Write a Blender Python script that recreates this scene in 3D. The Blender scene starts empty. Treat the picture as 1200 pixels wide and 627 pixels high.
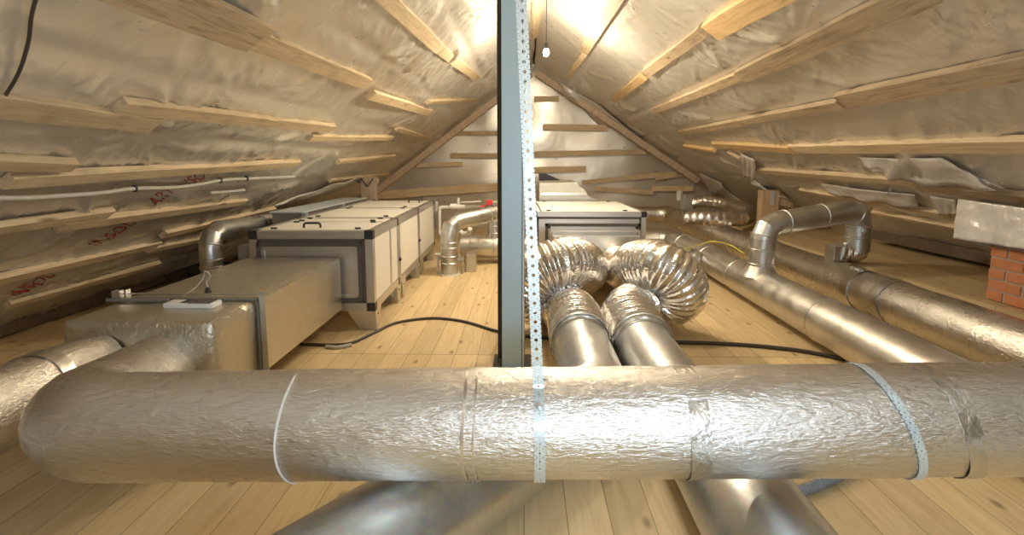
import bpy, bmesh, math, random
from mathutils import Vector, Matrix, noise
random.seed(7)
PI = math.pi
COL = bpy.context.scene.collection

# ------------------------------------------------------------------ camera
F = 620.0; PX = 600.0; PY = 272.0
PITCH = math.atan(82 / F); YAW = math.atan(15 / F)
CAMZ = 1.3
_fw = Vector((-math.sin(YAW) * math.cos(PITCH), math.cos(YAW) * math.cos(PITCH), -math.sin(PITCH)))
_rt = Vector((math.cos(YAW), math.sin(YAW), 0))
_up = _rt.cross(_fw)
CP = Vector((0, 0, CAMZ))

def ray(px, py):
    return _fw + _rt * ((px - PX) / F) + _up * ((PY - py) / F)
def at(px, py, Y):
    d = ray(px, py); return CP + d * (Y / d.y)
def onz(px, py, z=0.0):
    d = ray(px, py); return CP + d * ((z - CAMZ) / d.z)

cam_d = bpy.data.cameras.new('camera'); cam = bpy.data.objects.new('camera', cam_d); COL.objects.link(cam)
cam.location = CP; cam.rotation_euler = (PI / 2 - PITCH, 0, YAW)
cam_d.sensor_width = 36; cam_d.lens = 36 * F / 1200
cam_d.shift_y = -(313.5 - PY) / 1200
cam_d.clip_start = 0.02
bpy.context.scene.camera = cam

# ------------------------------------------------------------------ roof planes
X0, ZR, SL, SR = 0.15, 3.07, 0.74, 0.65
YB, YF = 10.5, -2.6
NL = Vector((SL, 0, -1)).normalized()      # inward normals
NR = Vector((-SR, 0, -1)).normalized()
def roofz(x):
    return ZR - (SL * (X0 - x) if x < X0 else SR * (x - X0))
def onroof(px, py, off=0.0):
    d = ray(px, py)
    best = None
    for n in (NL, NR):
        p0 = Vector((X0, 0, ZR)) + n * off
        dn = d.dot(n)
        if abs(dn) < 1e-6: continue
        t = (p0 - CP).dot(n) / dn
        if t > 0:
            p = CP + d * t
            if (n is NL and p.x <= X0 + .05) or (n is NR and p.x >= X0 - .05):
                if best is None or t < best[0]: best = (t, p, n)
    return best[1], best[2]

# ------------------------------------------------------------------ materials
MATS = {}
def new_mat(name):
    m = bpy.data.materials.new(name); m.use_nodes = True
    MATS[name] = m
    nt = m.node_tree; b = nt.nodes['Principled BSDF']
    return m, nt, b
def nd(nt, t, **kw):
    n = nt.nodes.new(t)
    for k, v in kw.items():
        if k.startswith('i_'):
            n.inputs[k[2:].replace('_', ' ')].default_value = v
        else: setattr(n, k, v)
    return n
def lk(nt, a, b): nt.links.new(a, b)
def mapping(nt, coord, scale=(1, 1, 1), rot=(0, 0, 0)):
    tc = nd(nt, 'ShaderNodeTexCoord')
    mp = nd(nt, 'ShaderNodeMapping'); mp.inputs['Scale'].default_value = scale; mp.inputs['Rotation'].default_value = rot
    lk(nt, tc.outputs[coord], mp.inputs['Vector']); return mp.outputs['Vector']
def noise_t(nt, vec, scale, detail=3, rough=.55, dist=0):
    n = nd(nt, 'ShaderNodeTexNoise'); n.inputs['Scale'].default_value = scale; n.inputs['Detail'].default_value = detail
    n.inputs['Roughness'].default_value = rough; n.inputs['Distortion'].default_value = dist
    lk(nt, vec, n.inputs['Vector']); return n.outputs['Fac']
def ramp(nt, fac, stops):
    r = nd(nt, 'ShaderNodeValToRGB')
    e = r.color_ramp.elements
    while len(e) < len(stops): e.new(.5)
    for i, (p, c) in enumerate(stops):
        e[i].position = p; e[i].color = (c[0], c[1], c[2], 1) if isinstance(c, tuple) else (c, c, c, 1)
    lk(nt, fac, r.inputs['Fac']); return r.outputs['Color']
def bump(nt, h, strength, dist, prev=None):
    b = nd(nt, 'ShaderNodeBump'); b.inputs['Strength'].default_value = strength; b.inputs['Distance'].default_value = dist
    lk(nt, h, b.inputs['Height'])
    if prev is not None: lk(nt, prev, b.inputs['Normal'])
    return b.outputs['Normal']
def math_n(nt, op, a, b=None, c=None):
    n = nd(nt, 'ShaderNodeMath', operation=op)
    for i, v in enumerate((a, b, c)):
        if v is None: continue
        if hasattr(v, 'default_value') or hasattr(v, 'links'): lk(nt, v, n.inputs[i])
        else: n.inputs[i].default_value = v
    return n.outputs[0]
def mixc(nt, fac, a, b, mode='MIX'):
    n = nd(nt, 'ShaderNodeMix', data_type='RGBA', blend_type=mode)
    if isinstance(fac, (int, float)): n.inputs[0].default_value = fac
    else: lk(nt, fac, n.inputs[0])
    for i, v in ((6, a), (7, b)):
        if isinstance(v, tuple): n.inputs[i].default_value = (v[0], v[1], v[2], 1)
        else: lk(nt, v, n.inputs[i])
    return n.outputs[2]

def simple(name, col, rough=.5, metal=0.0, var=.12, nscale=9, bstr=0, bscale=60):
    m, nt, b = new_mat(name)
    v = mapping(nt, 'Object')
    f = noise_t(nt, v, nscale, 4)
    c = mixc(nt, f, tuple(x * (1 - var) for x in col), tuple(min(1, x * (1 + var)) for x in col))
    lk(nt, c, b.inputs['Base Color'])
    b.inputs['Roughness'].default_value = rough; b.inputs['Metallic'].default_value = metal
    if bstr:
        lk(nt, bump(nt, noise_t(nt, v, bscale, 3), bstr, .01), b.inputs['Normal'])
    return m

# vapour barrier film
def film_mat(name='film', k=1.0):
    m, nt, b = new_mat(name)
    v = mapping(nt, 'Object')
    f = noise_t(nt, v, 1.6, 4, .6)
    c = mixc(nt, f, (.63, .585, .51), (.77, .73, .66))
    lk(nt, c, b.inputs['Base Color'])
    b.inputs['Metallic'].default_value = .5
    rr = ramp(nt, noise_t(nt, v, 5, 4), [(.3, .27), (.75, .38)])
    lk(nt, rr, b.inputs['Roughness'])
    # crease bump: stretched, warped
    mp = mapping(nt, 'Object', (1.2, 3.2, 1.2), (0, 0, .6))
    w1 = noise_t(nt, mp, 3.2, 4, .6, 1.2)
    n1 = bump(nt, w1, .22 * k, .03)
    mp2 = mapping(nt, 'Object', (9, 2.0, 9), (0, 0, -.5))
    n2 = bump(nt, noise_t(nt, mp2, 3.5, 4, .65, 1.5), .10 * k, .01, n1)
    wv = nd(nt, 'ShaderNodeTexWave'); wv.inputs['Scale'].default_value = 42; wv.inputs['Distortion'].default_value = .6
    wv.bands_direction = 'Y'
    lk(nt, v, wv.inputs['Vector'])
    n3 = bump(nt, wv.outputs['Fac'], .10, .004, n2)
    lk(nt, n3, b.inputs['Normal'])
    return m
M_film = film_mat()
M_film_back = film_mat('film_gable', .3)

def film2_mat():
    m, nt, b = new_mat('film_sheet')
    v = mapping(nt, 'Object')
    lk(nt, mixc(nt, noise_t(nt, v, 3, 3), (.68, .64, .60), (.80, .78, .75)), b.inputs['Base Color'])
    b.inputs['Metallic'].default_value = .25; b.inputs['Roughness'].default_value = .3
    lk(nt, bump(nt, noise_t(nt, mapping(nt, 'Object', (2, 5, 3), (.3, 0, .7)), 3, 3, .5, .8), .35, .03), b.inputs['Normal'])
    return m
M_sheet = film2_mat()

def wood_mat(name, light, dark, grain_axis='X', rough=.62, along=1.0):
    m, nt, b = new_mat(name)
    sc = (1.0, 14, 14) if grain_axis == 'X' else ((14, 1.0, 14) if grain_axis == 'Y' else (14, 14, 1.0))
    oi = nd(nt, 'ShaderNodeObjectInfo')
    tc = nd(nt, 'ShaderNodeTexCoord')
    add = nd(nt, 'ShaderNodeVectorMath', operation='ADD')
    cmb = nd(nt, 'ShaderNodeVectorMath', operation='SCALE'); cmb.inputs[0].default_value = (7.3, 5.1, 3.7)
    lk(nt, oi.outputs['Random'], cmb.inputs['Scale'])
    lk(nt, tc.outputs['Object'], add.inputs[0]); lk(nt, cmb.outputs[0], add.inputs[1])
    mp = nd(nt, 'ShaderNodeMapping'); mp.inputs['Scale'].default_value = sc
    lk(nt, add.outputs[0], mp.inputs['Vector'])
    g = noise_t(nt, mp.outputs[0], 3.0, 5, .65, .9)
    c = ramp(nt, g, [(.25, dark), (.55, light), (.85, tuple(min(1, x * 1.12) for x in light))])
    # per board tone
    hv = nd(nt, 'ShaderNodeHueSaturation'); lk(nt, c, hv.inputs['Color'])
    lk(nt, math_n(nt, 'MULTIPLY_ADD', oi.outputs['Random'], .35, .82), hv.inputs['Value'])
    # stains + knots
    st = noise_t(nt, add.outputs[0], 4.0, 4, .6)
    c2 = mixc(nt, ramp(nt, st, [(.55, 0.0), (.78, .5)]), hv.outputs['Color'], tuple(x * .55 for x in dark))
    mk = nd(nt, 'ShaderNodeMapping'); s2 = (1.6, 6, 6) if grain_axis == 'X' else ((9, 2.2, 9) if grain_axis == 'Y' else (9, 9, 2.2))
    mk.inputs['Scale'].default_value = s2; lk(nt, add.outputs[0], mk.inputs['Vector'])
    vo = nd(nt, 'ShaderNodeTexVoronoi'); vo.inputs['Scale'].default_value = 1.0; lk(nt, mk.outputs[0], vo.inputs['Vector'])
    kn = ramp(nt, vo.outputs['Distance'], [(.05, .7), (.12, 0.0)])
    c3 = mixc(nt, kn, c2, (.13, .06, .025))
    lk(nt, c3, b.inputs['Base Color'])
    b.inputs['Roughness'].default_value = rough
    lk(nt, bump(nt, g, .25, .004), b.inputs['Normal'])
    return m
M_batten = wood_mat('batten_pine', (.72, .57, .37), (.46, .34, .20))
M_batten_old = wood_mat('batten_weathered', (.52, .40, .26), (.25, .175, .10))
M_batten_orange = wood_mat('batten_orange', (.72, .50, .25), (.50, .32, .14))
M_wood_old = wood_mat('weathered_wood', (.52, .41, .29), (.30, .22, .15), 'Z')
M_wood_dark = wood_mat('dark_wood', (.16, .11, .07), (.06, .04, .025), 'Y', .8)

def floor_mat(name, tone=1.0):
    m, nt, b = new_mat(name)
    tc = nd(nt, 'ShaderNodeTexCoord'); sp = nd(nt, 'ShaderNodeSeparateXYZ'); lk(nt, tc.outputs['Object'], sp.inputs[0])
    W = .158
    xs = math_n(nt, 'DIVIDE', sp.outputs['X'], W)
    idx = math_n(nt, 'FLOOR', xs); fx = math_n(nt, 'FRACT', xs)
    wn = nd(nt, 'ShaderNodeTexWhiteNoise', noise_dimensions='1D'); lk(nt, idx, wn.inputs['W'])
    # lengths: butt joints shared by a field of boards
    yy = math_n(nt, 'DIVIDE', math_n(nt, 'ADD', sp.outputs['Y'], .55), 4.0)
    idy = math_n(nt, 'FLOOR', yy); fy = math_n(nt, 'FRACT', yy)
    wn2 = nd(nt, 'ShaderNodeTexWhiteNoise', noise_dimensions='2D')
    cv = nd(nt, 'ShaderNodeCombineXYZ'); lk(nt, idx, cv.inputs[0]); lk(nt, idy, cv.inputs[1]); lk(nt, cv.outputs[0], wn2.inputs['Vector'])
    off = nd(nt, 'ShaderNodeVectorMath', operation='SCALE'); off.inputs['Scale'].default_value = 13.0
    lk(nt, wn2.outputs['Color'], off.inputs[0])
    ad = nd(nt, 'ShaderNodeVectorMath', operation='ADD'); lk(nt, tc.outputs['Object'], ad.inputs[0]); lk(nt, off.outputs[0], ad.inputs[1])
    mp = nd(nt, 'ShaderNodeMapping'); mp.inputs['Scale'].default_value = (11, .8, 1); lk(nt, ad.outputs[0], mp.inputs['Vector'])
    g = noise_t(nt, mp.outputs[0], 2.4, 5, .6, 1.1)
    c = ramp(nt, g, [(.25, (.61 * tone, .44 * tone, .225 * tone)), (.5, (.71 * tone, .54 * tone, .30 * tone)), (.8, (.78 * tone, .62 * tone, .385 * tone))])
    hv = nd(nt, 'ShaderNodeHueSaturation'); lk(nt, c, hv.inputs['Color'])
    lk(nt, math_n(nt, 'MULTIPLY_ADD', wn2.outputs['Value'], .26, .86), hv.inputs['Value'])
    st = noise_t(nt, ad.outputs[0], 1.5, 4, .6)
    c1 = mixc(nt, ramp(nt, st, [(.55, 0.0), (.75, .28)]), hv.outputs['Color'], (.36 * tone, .24 * tone, .12 * tone))
    mk = nd(nt, 'ShaderNodeMapping'); mk.inputs['Scale'].default_value = (3.4, 1.5, 1); lk(nt, ad.outputs[0], mk.inputs['Vector'])
    vo = nd(nt, 'ShaderNodeTexVoronoi', voronoi_dimensions='2D'); vo.inputs['Scale'].default_value = 1; lk(nt, mk.outputs[0], vo.inputs['Vector'])
    kn = ramp(nt, vo.outputs['Distance'], [(.02, .7), (.07, 0.0)])
    c2 = mixc(nt, kn, c1, (.20, .10, .04))
    # seams
    e1 = math_n(nt, 'LESS_THAN', fx, .018)
    e2 = math_n(nt, 'LESS_THAN', fy, .0016)
    seam = math_n(nt, 'MAXIMUM', e1, e2)
    c3 = mixc(nt, math_n(nt, 'MULTIPLY', seam, .8), c2, (.12, .07, .03))
    lk(nt, c3, b.inputs['Base Color'])
    b.inputs['Roughness'].default_value = .55
    hgt = math_n(nt, 'SUBTRACT', math_n(nt, 'MULTIPLY', g, .1), seam)
    lk(nt, bump(nt, hgt, .4, .004), b.inputs['Normal'])
    return m
M_floor = floor_mat('pine_floor')
M_deck = floor_mat('deck_floor', .8)

# foil on insulated ducts: uv in metres (u along, v around)
def foil_mat(name, col=(.80, .77, .74), rough=.26, b1=.5, coord='UV', lines=True, fine=.55):
    m, nt, b = new_mat(name)
    v0 = mapping(nt, coord)
    lk(nt, mixc(nt, noise_t(nt, v0, 3.5, 4), tuple(x * .84 for x in col), col), b.inputs['Base Color'])
    b.inputs['Metallic'].default_value = 1.0
    lk(nt, ramp(nt, noise_t(nt, v0, 6, 3), [(.3, rough * .85), (.8, rough * 1.3)]), b.inputs['Roughness'])
    big = bump(nt, noise_t(nt, v0, 4.0, 2, .5, .5), b1 * .22, .02)
    mpf = mapping(nt, coord, (60, 240, 60) if lines else (60, 60, 60))
    fn = noise_t(nt, mpf, 1.0, 4, .6, .7)
    n2 = bump(nt, fn, fine, .005, big)
    mp4 = mapping(nt, coord, (26, 70, 40) if lines else (40, 40, 40))
    n3 = bump(nt, noise_t(nt, mp4, 1.0, 2, .5, .3), fine * .9, .007, n2)
    lk(nt, n3, b.inputs['Normal'])
    return m
M_foil = foil_mat('foil_wrap')
M_foil_smooth = foil_mat('foil_board', (.72, .69, .61), .34, .5, 'Object', False, .65)
M_foil_crumple = foil_mat('foil_crumpled', (.82, .79, .74), .22, 1.0, 'UV', False, .7)

def galv_mat(name, col=(.62, .63, .63), rough=.3):
    m, nt, b = new_mat(name)
    v = mapping(nt, 'Object')
    vo = nd(nt, 'ShaderNodeTexVoronoi'); vo.inputs['Scale'].default_value = 55; lk(nt, v, vo.inputs['Vector'])
    f = noise_t(nt, v, 4, 4)
    c = mixc(nt, f, tuple(x * .8 for x in col), tuple(min(1, x * 1.15) for x in col))
    c = mixc(nt, .10, c, vo.outputs['Color'], 'OVERLAY')
    lk(nt, c, b.inputs['Base Color']); b.inputs['Metallic'].default_value = 1.0
    lk(nt, ramp(nt, noise_t(nt, v, 7, 4), [(.3, rough * .8), (.75, rough * 1.35)]), b.inputs['Roughness'])
    lk(nt, bump(nt, noise_t(nt, v, 6, 2), .18, .02), b.inputs['Normal'])
    return m
M_tape2 = foil_mat('tape_foil', (.70, .68, .65), .3, .6, 'Object', False, .5)
M_galv = galv_mat('galvanised_steel', rough=.36)
M_galv_warm = galv_mat('galvanised_duct_dull', (.66, .64, .60), .40)
def flex_mat():
    m, nt, b = new_mat('flex_foil')
    v = mapping(nt, 'UV')
    b.inputs['Base Color'].default_value = (.84, .83, .82, 1); b.inputs['Metallic'].default_value = 1.0
    b.inputs['Roughness'].default_value = .17
    mp = mapping(nt, 'UV', (45, 26, 1))
    n1 = bump(nt, noise_t(nt, mp, 1.0, 2, .6, .5), .5, .008)
    vo = nd(nt, 'ShaderNodeTexVoronoi'); vo.inputs['Scale'].default_value = 1
    lk(nt, mapping(nt, 'UV', (70, 60, 1)), vo.inputs['Vector'])
    lk(nt, bump(nt, vo.outputs['Distance'], .4, .004, n1), b.inputs['Normal'])
    return m
M_flex = flex_mat()
M_alu = simple('aluminium_profile', (.60, .585, .57), .36, .88, .06, 5)
M_panel = simple('white_panel', (.80, .775, .71), .4, 0, .03, 3)
M_black = simple('black_plastic', (.025, .025, .028), .45)
M_gasket = simple('dark_gasket', (.10, .09, .085), .7)
M_grey_frame = simple('grey_frame', (.33, .31, .28), .45, .6)
M_post = simple('blue_grey_paint', (.60, .80, .94), .42, .1, .05, 3)
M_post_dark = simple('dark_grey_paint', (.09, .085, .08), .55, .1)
M_strap = simple('galvanised_band', (.66, .74, .77), .4, .5, .03, 8)
M_cable = simple('black_cable', (.06, .05, .045), .5)
M_conduit = simple('grey_conduit', (.52, .50, .45), .5)
M_white = simple('white_plastic', (.82, .82, .80), .35, 0, .03)
M_red = simple('red_plastic', (.62, .04, .05), .4, 0, .05)
M_redink = simple('red_ink', (.5, .06, .03), .6, 0, .15)
M_yellow = simple('yellow_green_wire', (.62, .58, .06), .45)
M_tape = simple('aluminium_tape', (.62, .60, .58), .3, 1.0, .06, 12, .25, 25)
M_sill = simple('seam_sealant', (.75, .72, .66), .45, .3)
M_hose = simple('grey_ribbed_hose', (.22, .23, .26), .5)
M_blue_steel = simple('blue_tint_steel', (.25, .33, .42), .3, .8)
M_rockwool = simple('dark_insulation', (.07, .05, .035), .95, 0, .5, 30, .9, 60)
M_rubber = simple('grey_rubber_seal', (.22, .21, .19), .6, .2)

def brick_mat():
    m, nt, b = new_mat('chimney_brick')
    v = mapping(nt, 'Object')
    f = noise_t(nt, v, 12, 5)
    oi = noise_t(nt, v, 2.5, 2)
    c = mixc(nt, f, (.42, .15, .06), (.60, .25, .11))
    c = mixc(nt, ramp(nt, oi, [(.5, 0.0), (.8, .4)]), c, (.35, .14, .07))
    lk(nt, c, b.inputs['Base Color']); b.inputs['Roughness'].default_value = .85
    lk(nt, bump(nt, noise_t(nt, v, 70, 3), .5, .004), b.inputs['Normal'])
    return m
M_brick = brick_mat()
M_mortar = simple('mortar', (.40, .34, .29), .9, 0, .2, 20, .6, 60)

# ------------------------------------------------------------------ mesh helpers
INV = {}
def setp(o, label=None, cat=None, group=None, kind=None):
    if label: o['label'] = label
    if cat: o['category'] = cat
    if group: o['group'] = group
    if kind: o['kind'] = kind
    return o
def thing(name, label, cat, loc=(0, 0, 0), rotz=0, group=None):
    o = bpy.data.objects.new(name, None); COL.objects.link(o)
    o.location = loc; o.rotation_euler = (0, 0, rotz); o.empty_display_size = .1
    setp(o, label, cat, group)
    INV[o.name] = (Matrix.Translation(Vector(loc)) @ Matrix.Rotation(rotz, 4, 'Z')).inverted()
    return o
def obj(name, bm, mat, parent=None, smooth=False, world=True, base=None, label=None):
    """link bm as one object. With a parent and world=True the verts are in world space."""
    if parent is not None and world:
        bm.transform(INV[parent.name])
    if parent is None and base is not None:
        bm.transform(Matrix.Translation(-Vector(base)))
    bmesh.ops.recalc_face_normals(bm, faces=bm.faces)
    me = bpy.data.meshes.new(name); bm.to_mesh(me); bm.free()
    if mat: me.materials.append(mat)
    for p in me.polygons: p.use_smooth = bool(smooth)
    if smooth:
        try: me.set_sharp_from_angle(angle=math.radians(smooth if smooth is not True else 40))
        except Exception: pass
    o = bpy.data.objects.new(name, me); COL.objects.link(o)
    if parent is not None:
        o.parent = parent
        INV[o.name] = INV[parent.name] if world or parent.name in INV else Matrix.Identity(4)
    elif base is not None:
        o.location = base
    if label: o['label'] = label
    return o

def bx(bm, x0, x1, y0, y1, z0, z1, bev=0.0):
    g = bmesh.ops.create_cube(bm, size=1.0)
    vs = g['verts']
    for v in vs:
        v.co = Vector(((x0 + x1) / 2 + v.co.x * (x1 - x0), (y0 + y1) / 2 + v.co.y * (y1 - y0), (z0 + z1) / 2 + v.co.z * (z1 - z0)))
    if bev > 0:
        es = list({e for v in vs for e in v.link_edges})
        bmesh.ops.bevel(bm, geom=es, offset=bev, segments=2, affect='EDGES', profile=.6)
    return vs
def newbox(x0, x1, y0, y1, z0, z1, bev=0.0):
    bm = bmesh.new(); bx(bm, x0, x1, y0, y1, z0, z1, bev); return bm
def prism(bm, pts, d):
    """polygon pts (Vectors, planar) extruded by vector d"""
    a = [bm.verts.new(p) for p in pts]; b = [bm.verts.new(p + d) for p in pts]
    bm.faces.new(a); bm.faces.new(list(reversed(b)))
    n = len(pts)
    for i in range(n): bm.faces.new((a[i], b[i], b[(i + 1) % n], a[(i + 1) % n]))
    return bm

def catmull(pts, n=10):
    P = [Vector(p) for p in pts]
    if len(P) < 3: return P
    P = [P[0] * 2 - P[1]] + P + [P[-1] * 2 - P[-2]]
    out = []
    for i in range(1, len(P) - 2):
        p0, p1, p2, p3 = P[i - 1:i + 3]
        for k in range(n):
            t = k / n
            out.append(.5 * ((2 * p1) + (p2 - p0) * t + (2 * p0 - 5 * p1 + 4 * p2 - p3) * t * t + (3 * p1 - p0 - 3 * p2 + p3) * t ** 3))
    out.append(P[-2]); return out
def fillet(pts, rad, seg=8):
    """polyline with rounded corners (rad per corner or single); seg small gives gored elbows"""
    P = [Vector(p) for p in pts]; out = [P[0]]
    for i in range(1, len(P) - 1):
        r = rad[i - 1] if isinstance(rad, (list, tuple)) else rad
        a = (P[i - 1] - P[i]).normalized(); b = (P[i + 1] - P[i]).normalized()
        ang = a.angle(b); t = min(r / math.tan(ang / 2), (P[i - 1] - P[i]).length * .48, (P[i + 1] - P[i]).length * .48)
        r2 = t * math.tan(ang / 2)
        c = P[i] + (a + b).normalized() * (r2 / math.sin(ang / 2))
        s = P[i] + a * t - c; e = P[i] + b * t - c
        tot = s.angle(e); ax = s.cross(e).normalized()
        for k in range(seg + 1):
            out.append(c + Matrix.Rotation(tot * k / seg, 3, ax) @ s)
    out.append(P[-1]); return out
def resample(pts, ds):
    L = [0]
    for i in range(1, len(pts)): L.append(L[-1] + (pts[i] - pts[i - 1]).length)
    n = max(2, int(round(L[-1] / ds)) + 1); out = []; j = 0
    for k in range(n):
        s = L[-1] * k / (n - 1)
        while j < len(L) - 2 and L[j + 1] < s: j += 1
        t = (s - L[j]) / max(1e-9, L[j + 1] - L[j]); out.append(pts[j].lerp(pts[j + 1], t))
    return out
def sweep(bm, pts, r, seg=24, closed_ends=True, rfun=None, jitter=None, seams=()):
    """tube along pts; r number; rfun(s, a, total) -> radius; seams = list of s positions with raised beads"""
    uvl = bm.loops.layers.uv.verify()
    P = [Vector(p) for p in pts]
    L = [0]
    for i in range(1, len(P)): L.append(L[-1] + (P[i] - P[i - 1]).length)
    if seams:
        extra = []
        for s in seams:
            for d in (-.012, -.006, .006, .012):
                q = s + d
                if 0 < q < L[-1]: extra.append(q)
        nP = []; nL = []
        allS = sorted(set([round(x, 5) for x in L] + [round(x, 5) for x in extra]))
        j = 0
        for s in allS:
            while j < len(L) - 2 and L[j + 1] < s - 1e-6: j += 1
            t = min(1, max(0, (s - L[j]) / max(1e-9, L[j + 1] - L[j])))
            nP.append(P[j].lerp(P[j + 1], t)); nL.append(s)
        P, L = nP, nL
    T = []
    for i in range(len(P)):
        a = P[max(0, i - 1)]; b = P[min(len(P) - 1, i + 1)]
        T.append((b - a).normalized())
    up = Vector((0, 0, 1))
    if abs(T[0].dot(up)) > .9: up = Vector((1, 0, 0))
    N = (up - T[0] * up.dot(T[0])).normalized()
    rings = []
    for i in range(len(P)):
        N = (N - T[i] * N.dot(T[i])).normalized(); B = T[i].cross(N)
        ring = []
        for k in range(seg):
            a = 2 * PI * k / seg
            rr = rfun(L[i], a, L[-1]) if rfun else r
            for s in seams:
                if abs(L[i] - s) < .0075: rr += .006
            ring.append(bm.verts.new(P[i] + (N * math.cos(a) + B * math.sin(a)) * rr))
        rings.append(ring)
    for i in range(len(rings) - 1):
        for k in range(seg):
            k2 = (k + 1) % seg
            f = bm.faces.new((rings[i][k], rings[i][k2], rings[i + 1][k2], rings[i + 1][k]))
            va = [(L[i], k), (L[i], k + 1), (L[i + 1], k + 1), (L[i + 1], k)]
            for lp, (u, kk) in zip(f.loops, va): lp[uvl].uv = (u, 2 * PI * r * kk / seg)
    if closed_ends:
        bm.faces.new(rings[0]); bm.faces.new(list(reversed(rings[-1])))
    return bm
def tube(pts, r, seg=12, **k):
    bm = bmesh.new(); sweep(bm, pts, r, seg, **k); return bm
def ring_band(bm, c, axis, r, w, th=.003, seg=40, tilt=None, wob=0):
    """flat band round an axis"""
    axis = Vector(axis).normalized()
    up = Vector((0, 0, 1)) if abs(axis.z) < .9 else Vector((1, 0, 0))
    N = (up - axis * up.dot(axis)).normalized(); B = axis.cross(N); c = Vector(c)
    vs = []
    for k in range(seg):
        a = 2 * PI * k / seg
        d = N * math.cos(a) + B * math.sin(a)
        sh = (tilt * math.cos(a) * r if tilt else 0) + wob * math.sin(3 * a)
        q = []
        for (u, rr) in ((-w / 2, r), (w / 2, r), (w / 2, r + th), (-w / 2, r + th)):
            q.append(bm.verts.new(c + d * rr + axis * (u + sh)))
        vs.append(q)
    for k in range(seg):
        a, b = vs[k], vs[(k + 1) % seg]
        for j in range(4): bm.faces.new((a[j], b[j], b[(j + 1) % 4], a[(j + 1) % 4]))
    return bm

# ------------------------------------------------------------------ setting: floor, walls, ceiling
BU = {0: [.95, 1.6, 2.28, 2.72, 3.3, 3.95, 4.55], 1: [.85, 1.5, 1.95, 2.5, 3.2, 3.75]}
_r = random.Random(4)
NAILS = {}
for _k in (0, 1):
    NAILS[_k] = []
    for _u in BU[_k]:
        _y = YF + _r.uniform(.2, .8)
        while _y < YB:
            NAILS[_k].append((_u + _r.uniform(-.05, .05), _y, _r.uniform(0, 6.28), _r.choice((9, 11, 13, 17)), _r.uniform(.3, 1.0), _r.uniform(-.5, .5)))
            _y += _r.uniform(.55, 1.25)
CREASE = {0: {}, 1: {}}
for _k in (0, 1):
    for (_u, _y, _ph, _n, _am, _tw) in NAILS[_k]:
        if _r.random() > .72: continue
        _a = math.radians(_r.choice((1, 1, -1)) * _r.uniform(18, 62)) + (0 if _r.random() < .6 else PI)
        for _q in range(_r.choice((3, 4, 5, 6))):
            _d = _a + (_q - 2) * _r.uniform(.09, .17); _L = _r.uniform(.35, .95)
            c_ = (_u, _y, math.sin(_d), math.cos(_d), _L, _r.uniform(.016, .034), _r.uniform(.010, .026))
            lo = int((min(_y, _y + c_[3] * _L) - .1 - YF) / .25); hi = int((max(_y, _y + c_[3] * _L) + .1 - YF) / .25)
            for _b in range(lo, hi + 1): CREASE[_k].setdefault(_b, []).append(c_)
def film_height(u, y, seed):
    """gathered folds of the film: u up the slope (m), y along the ridge"""
    k = 0 if seed < 7 else 1
    h = .030 + .035 * noise.noise(Vector((u * 1.3 + seed, y * .9, seed * .37)))
    for (nu_, ny, ph, n, am, tw) in NAILS[k]:
        du = u - nu_; dy = y - ny
        if abs(dy) > 1.1 or abs(du) > .9: continue
        r = math.hypot(du, dy)
        if r > 1.05: continue
        a = math.atan2(du, dy) + tw * r
        w = math.sin(n * a + ph + 1.2 * noise.noise(Vector((u * 2, y * 2, ph))))
        rid = 1.2 * math.exp(-3.2 * abs(w)) - .35
        h += am * .024 * rid * min(1, r / .18) * math.exp(-r / .38) * (1.4 if abs(math.sin(a * 1.0 + ph)) > .4 else .4)
    for (cu, cy, su, sy, L, w_, am) in CREASE[k].get(int((y - YF) / .25), ()):
        t = (u - cu) * su + (y - cy) * sy
        if t < 0 or t > L: continue
        d = (u - cu) * sy - (y - cy) * su + .03 * math.sin(t * 5 + cu)
        q = d / (w_ * (.6 + t / L))
        if abs(q) < 2.2: h += am * math.exp(-q * q) * math.sin(PI * (t / L) ** .7)
    b = y * .8 - u * .5
    h += .011 * (1 - 2.2 * abs(noise.noise(Vector((u * .9 + b * .3, b * 4.5, seed)))))
    d = min(abs(u - q) for q in BU[k])
    pr = math.exp(-(d / .06) ** 2)
    return h * (1 - pr) + .026 * pr
def roof_slope(name, x_eave, n, seed, sl):
    bm = bmesh.new()
    L = abs(x_eave - X0); nu = int(L / .02); nv = int((YB - YF) / .026)
    grid = []
    for i in range(nu + 1):
        x = X0 + (x_eave - X0) * i / nu; row = []
        for j in range(nv + 1):
            y = YF + (YB - YF) * j / nv
            h = film_height(i / nu * L * 1.24, y, seed)
            if i == 0: h = 0
            p = Vector((x, y, ZR - sl * abs(x - X0))) + n * (h - .03)
            row.append(bm.verts.new(p))
        grid.append(row)
    for i in range(nu):
        for j in range(nv):
            bm.faces.new((grid[i][j], grid[i + 1][j], grid[i + 1][j + 1], grid[i][j + 1]))
    o = obj(name, bm, M_film, smooth=180)
    setp(o, kind='structure'); return o
roof_slope('ceiling', -4.35, NL, 3.1, SL)
roof_slope('ceiling', 4.95, NR, 11.7, SR)
# outer boards over the film so that no light leaks
for s, (xe, sl) in enumerate(((-4.6, SL), (5.2, SR))):
    bm = bmesh.new(); o_ = .14
    prism(bm, [Vector((X0, YF - .1, ZR + o_)), Vector((xe, YF - .1, ZR - sl * abs(xe - X0) + o_)), Vector((xe, YF - .1, ZR - sl * abs(xe - X0) + o_ + .05)), Vector((X0, YF - .1, ZR + o_ + .05))], Vector((0, YB - YF + .3, 0)))
    setp(obj('ceiling', bm, M_wood_dark), kind='structure')
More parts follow.
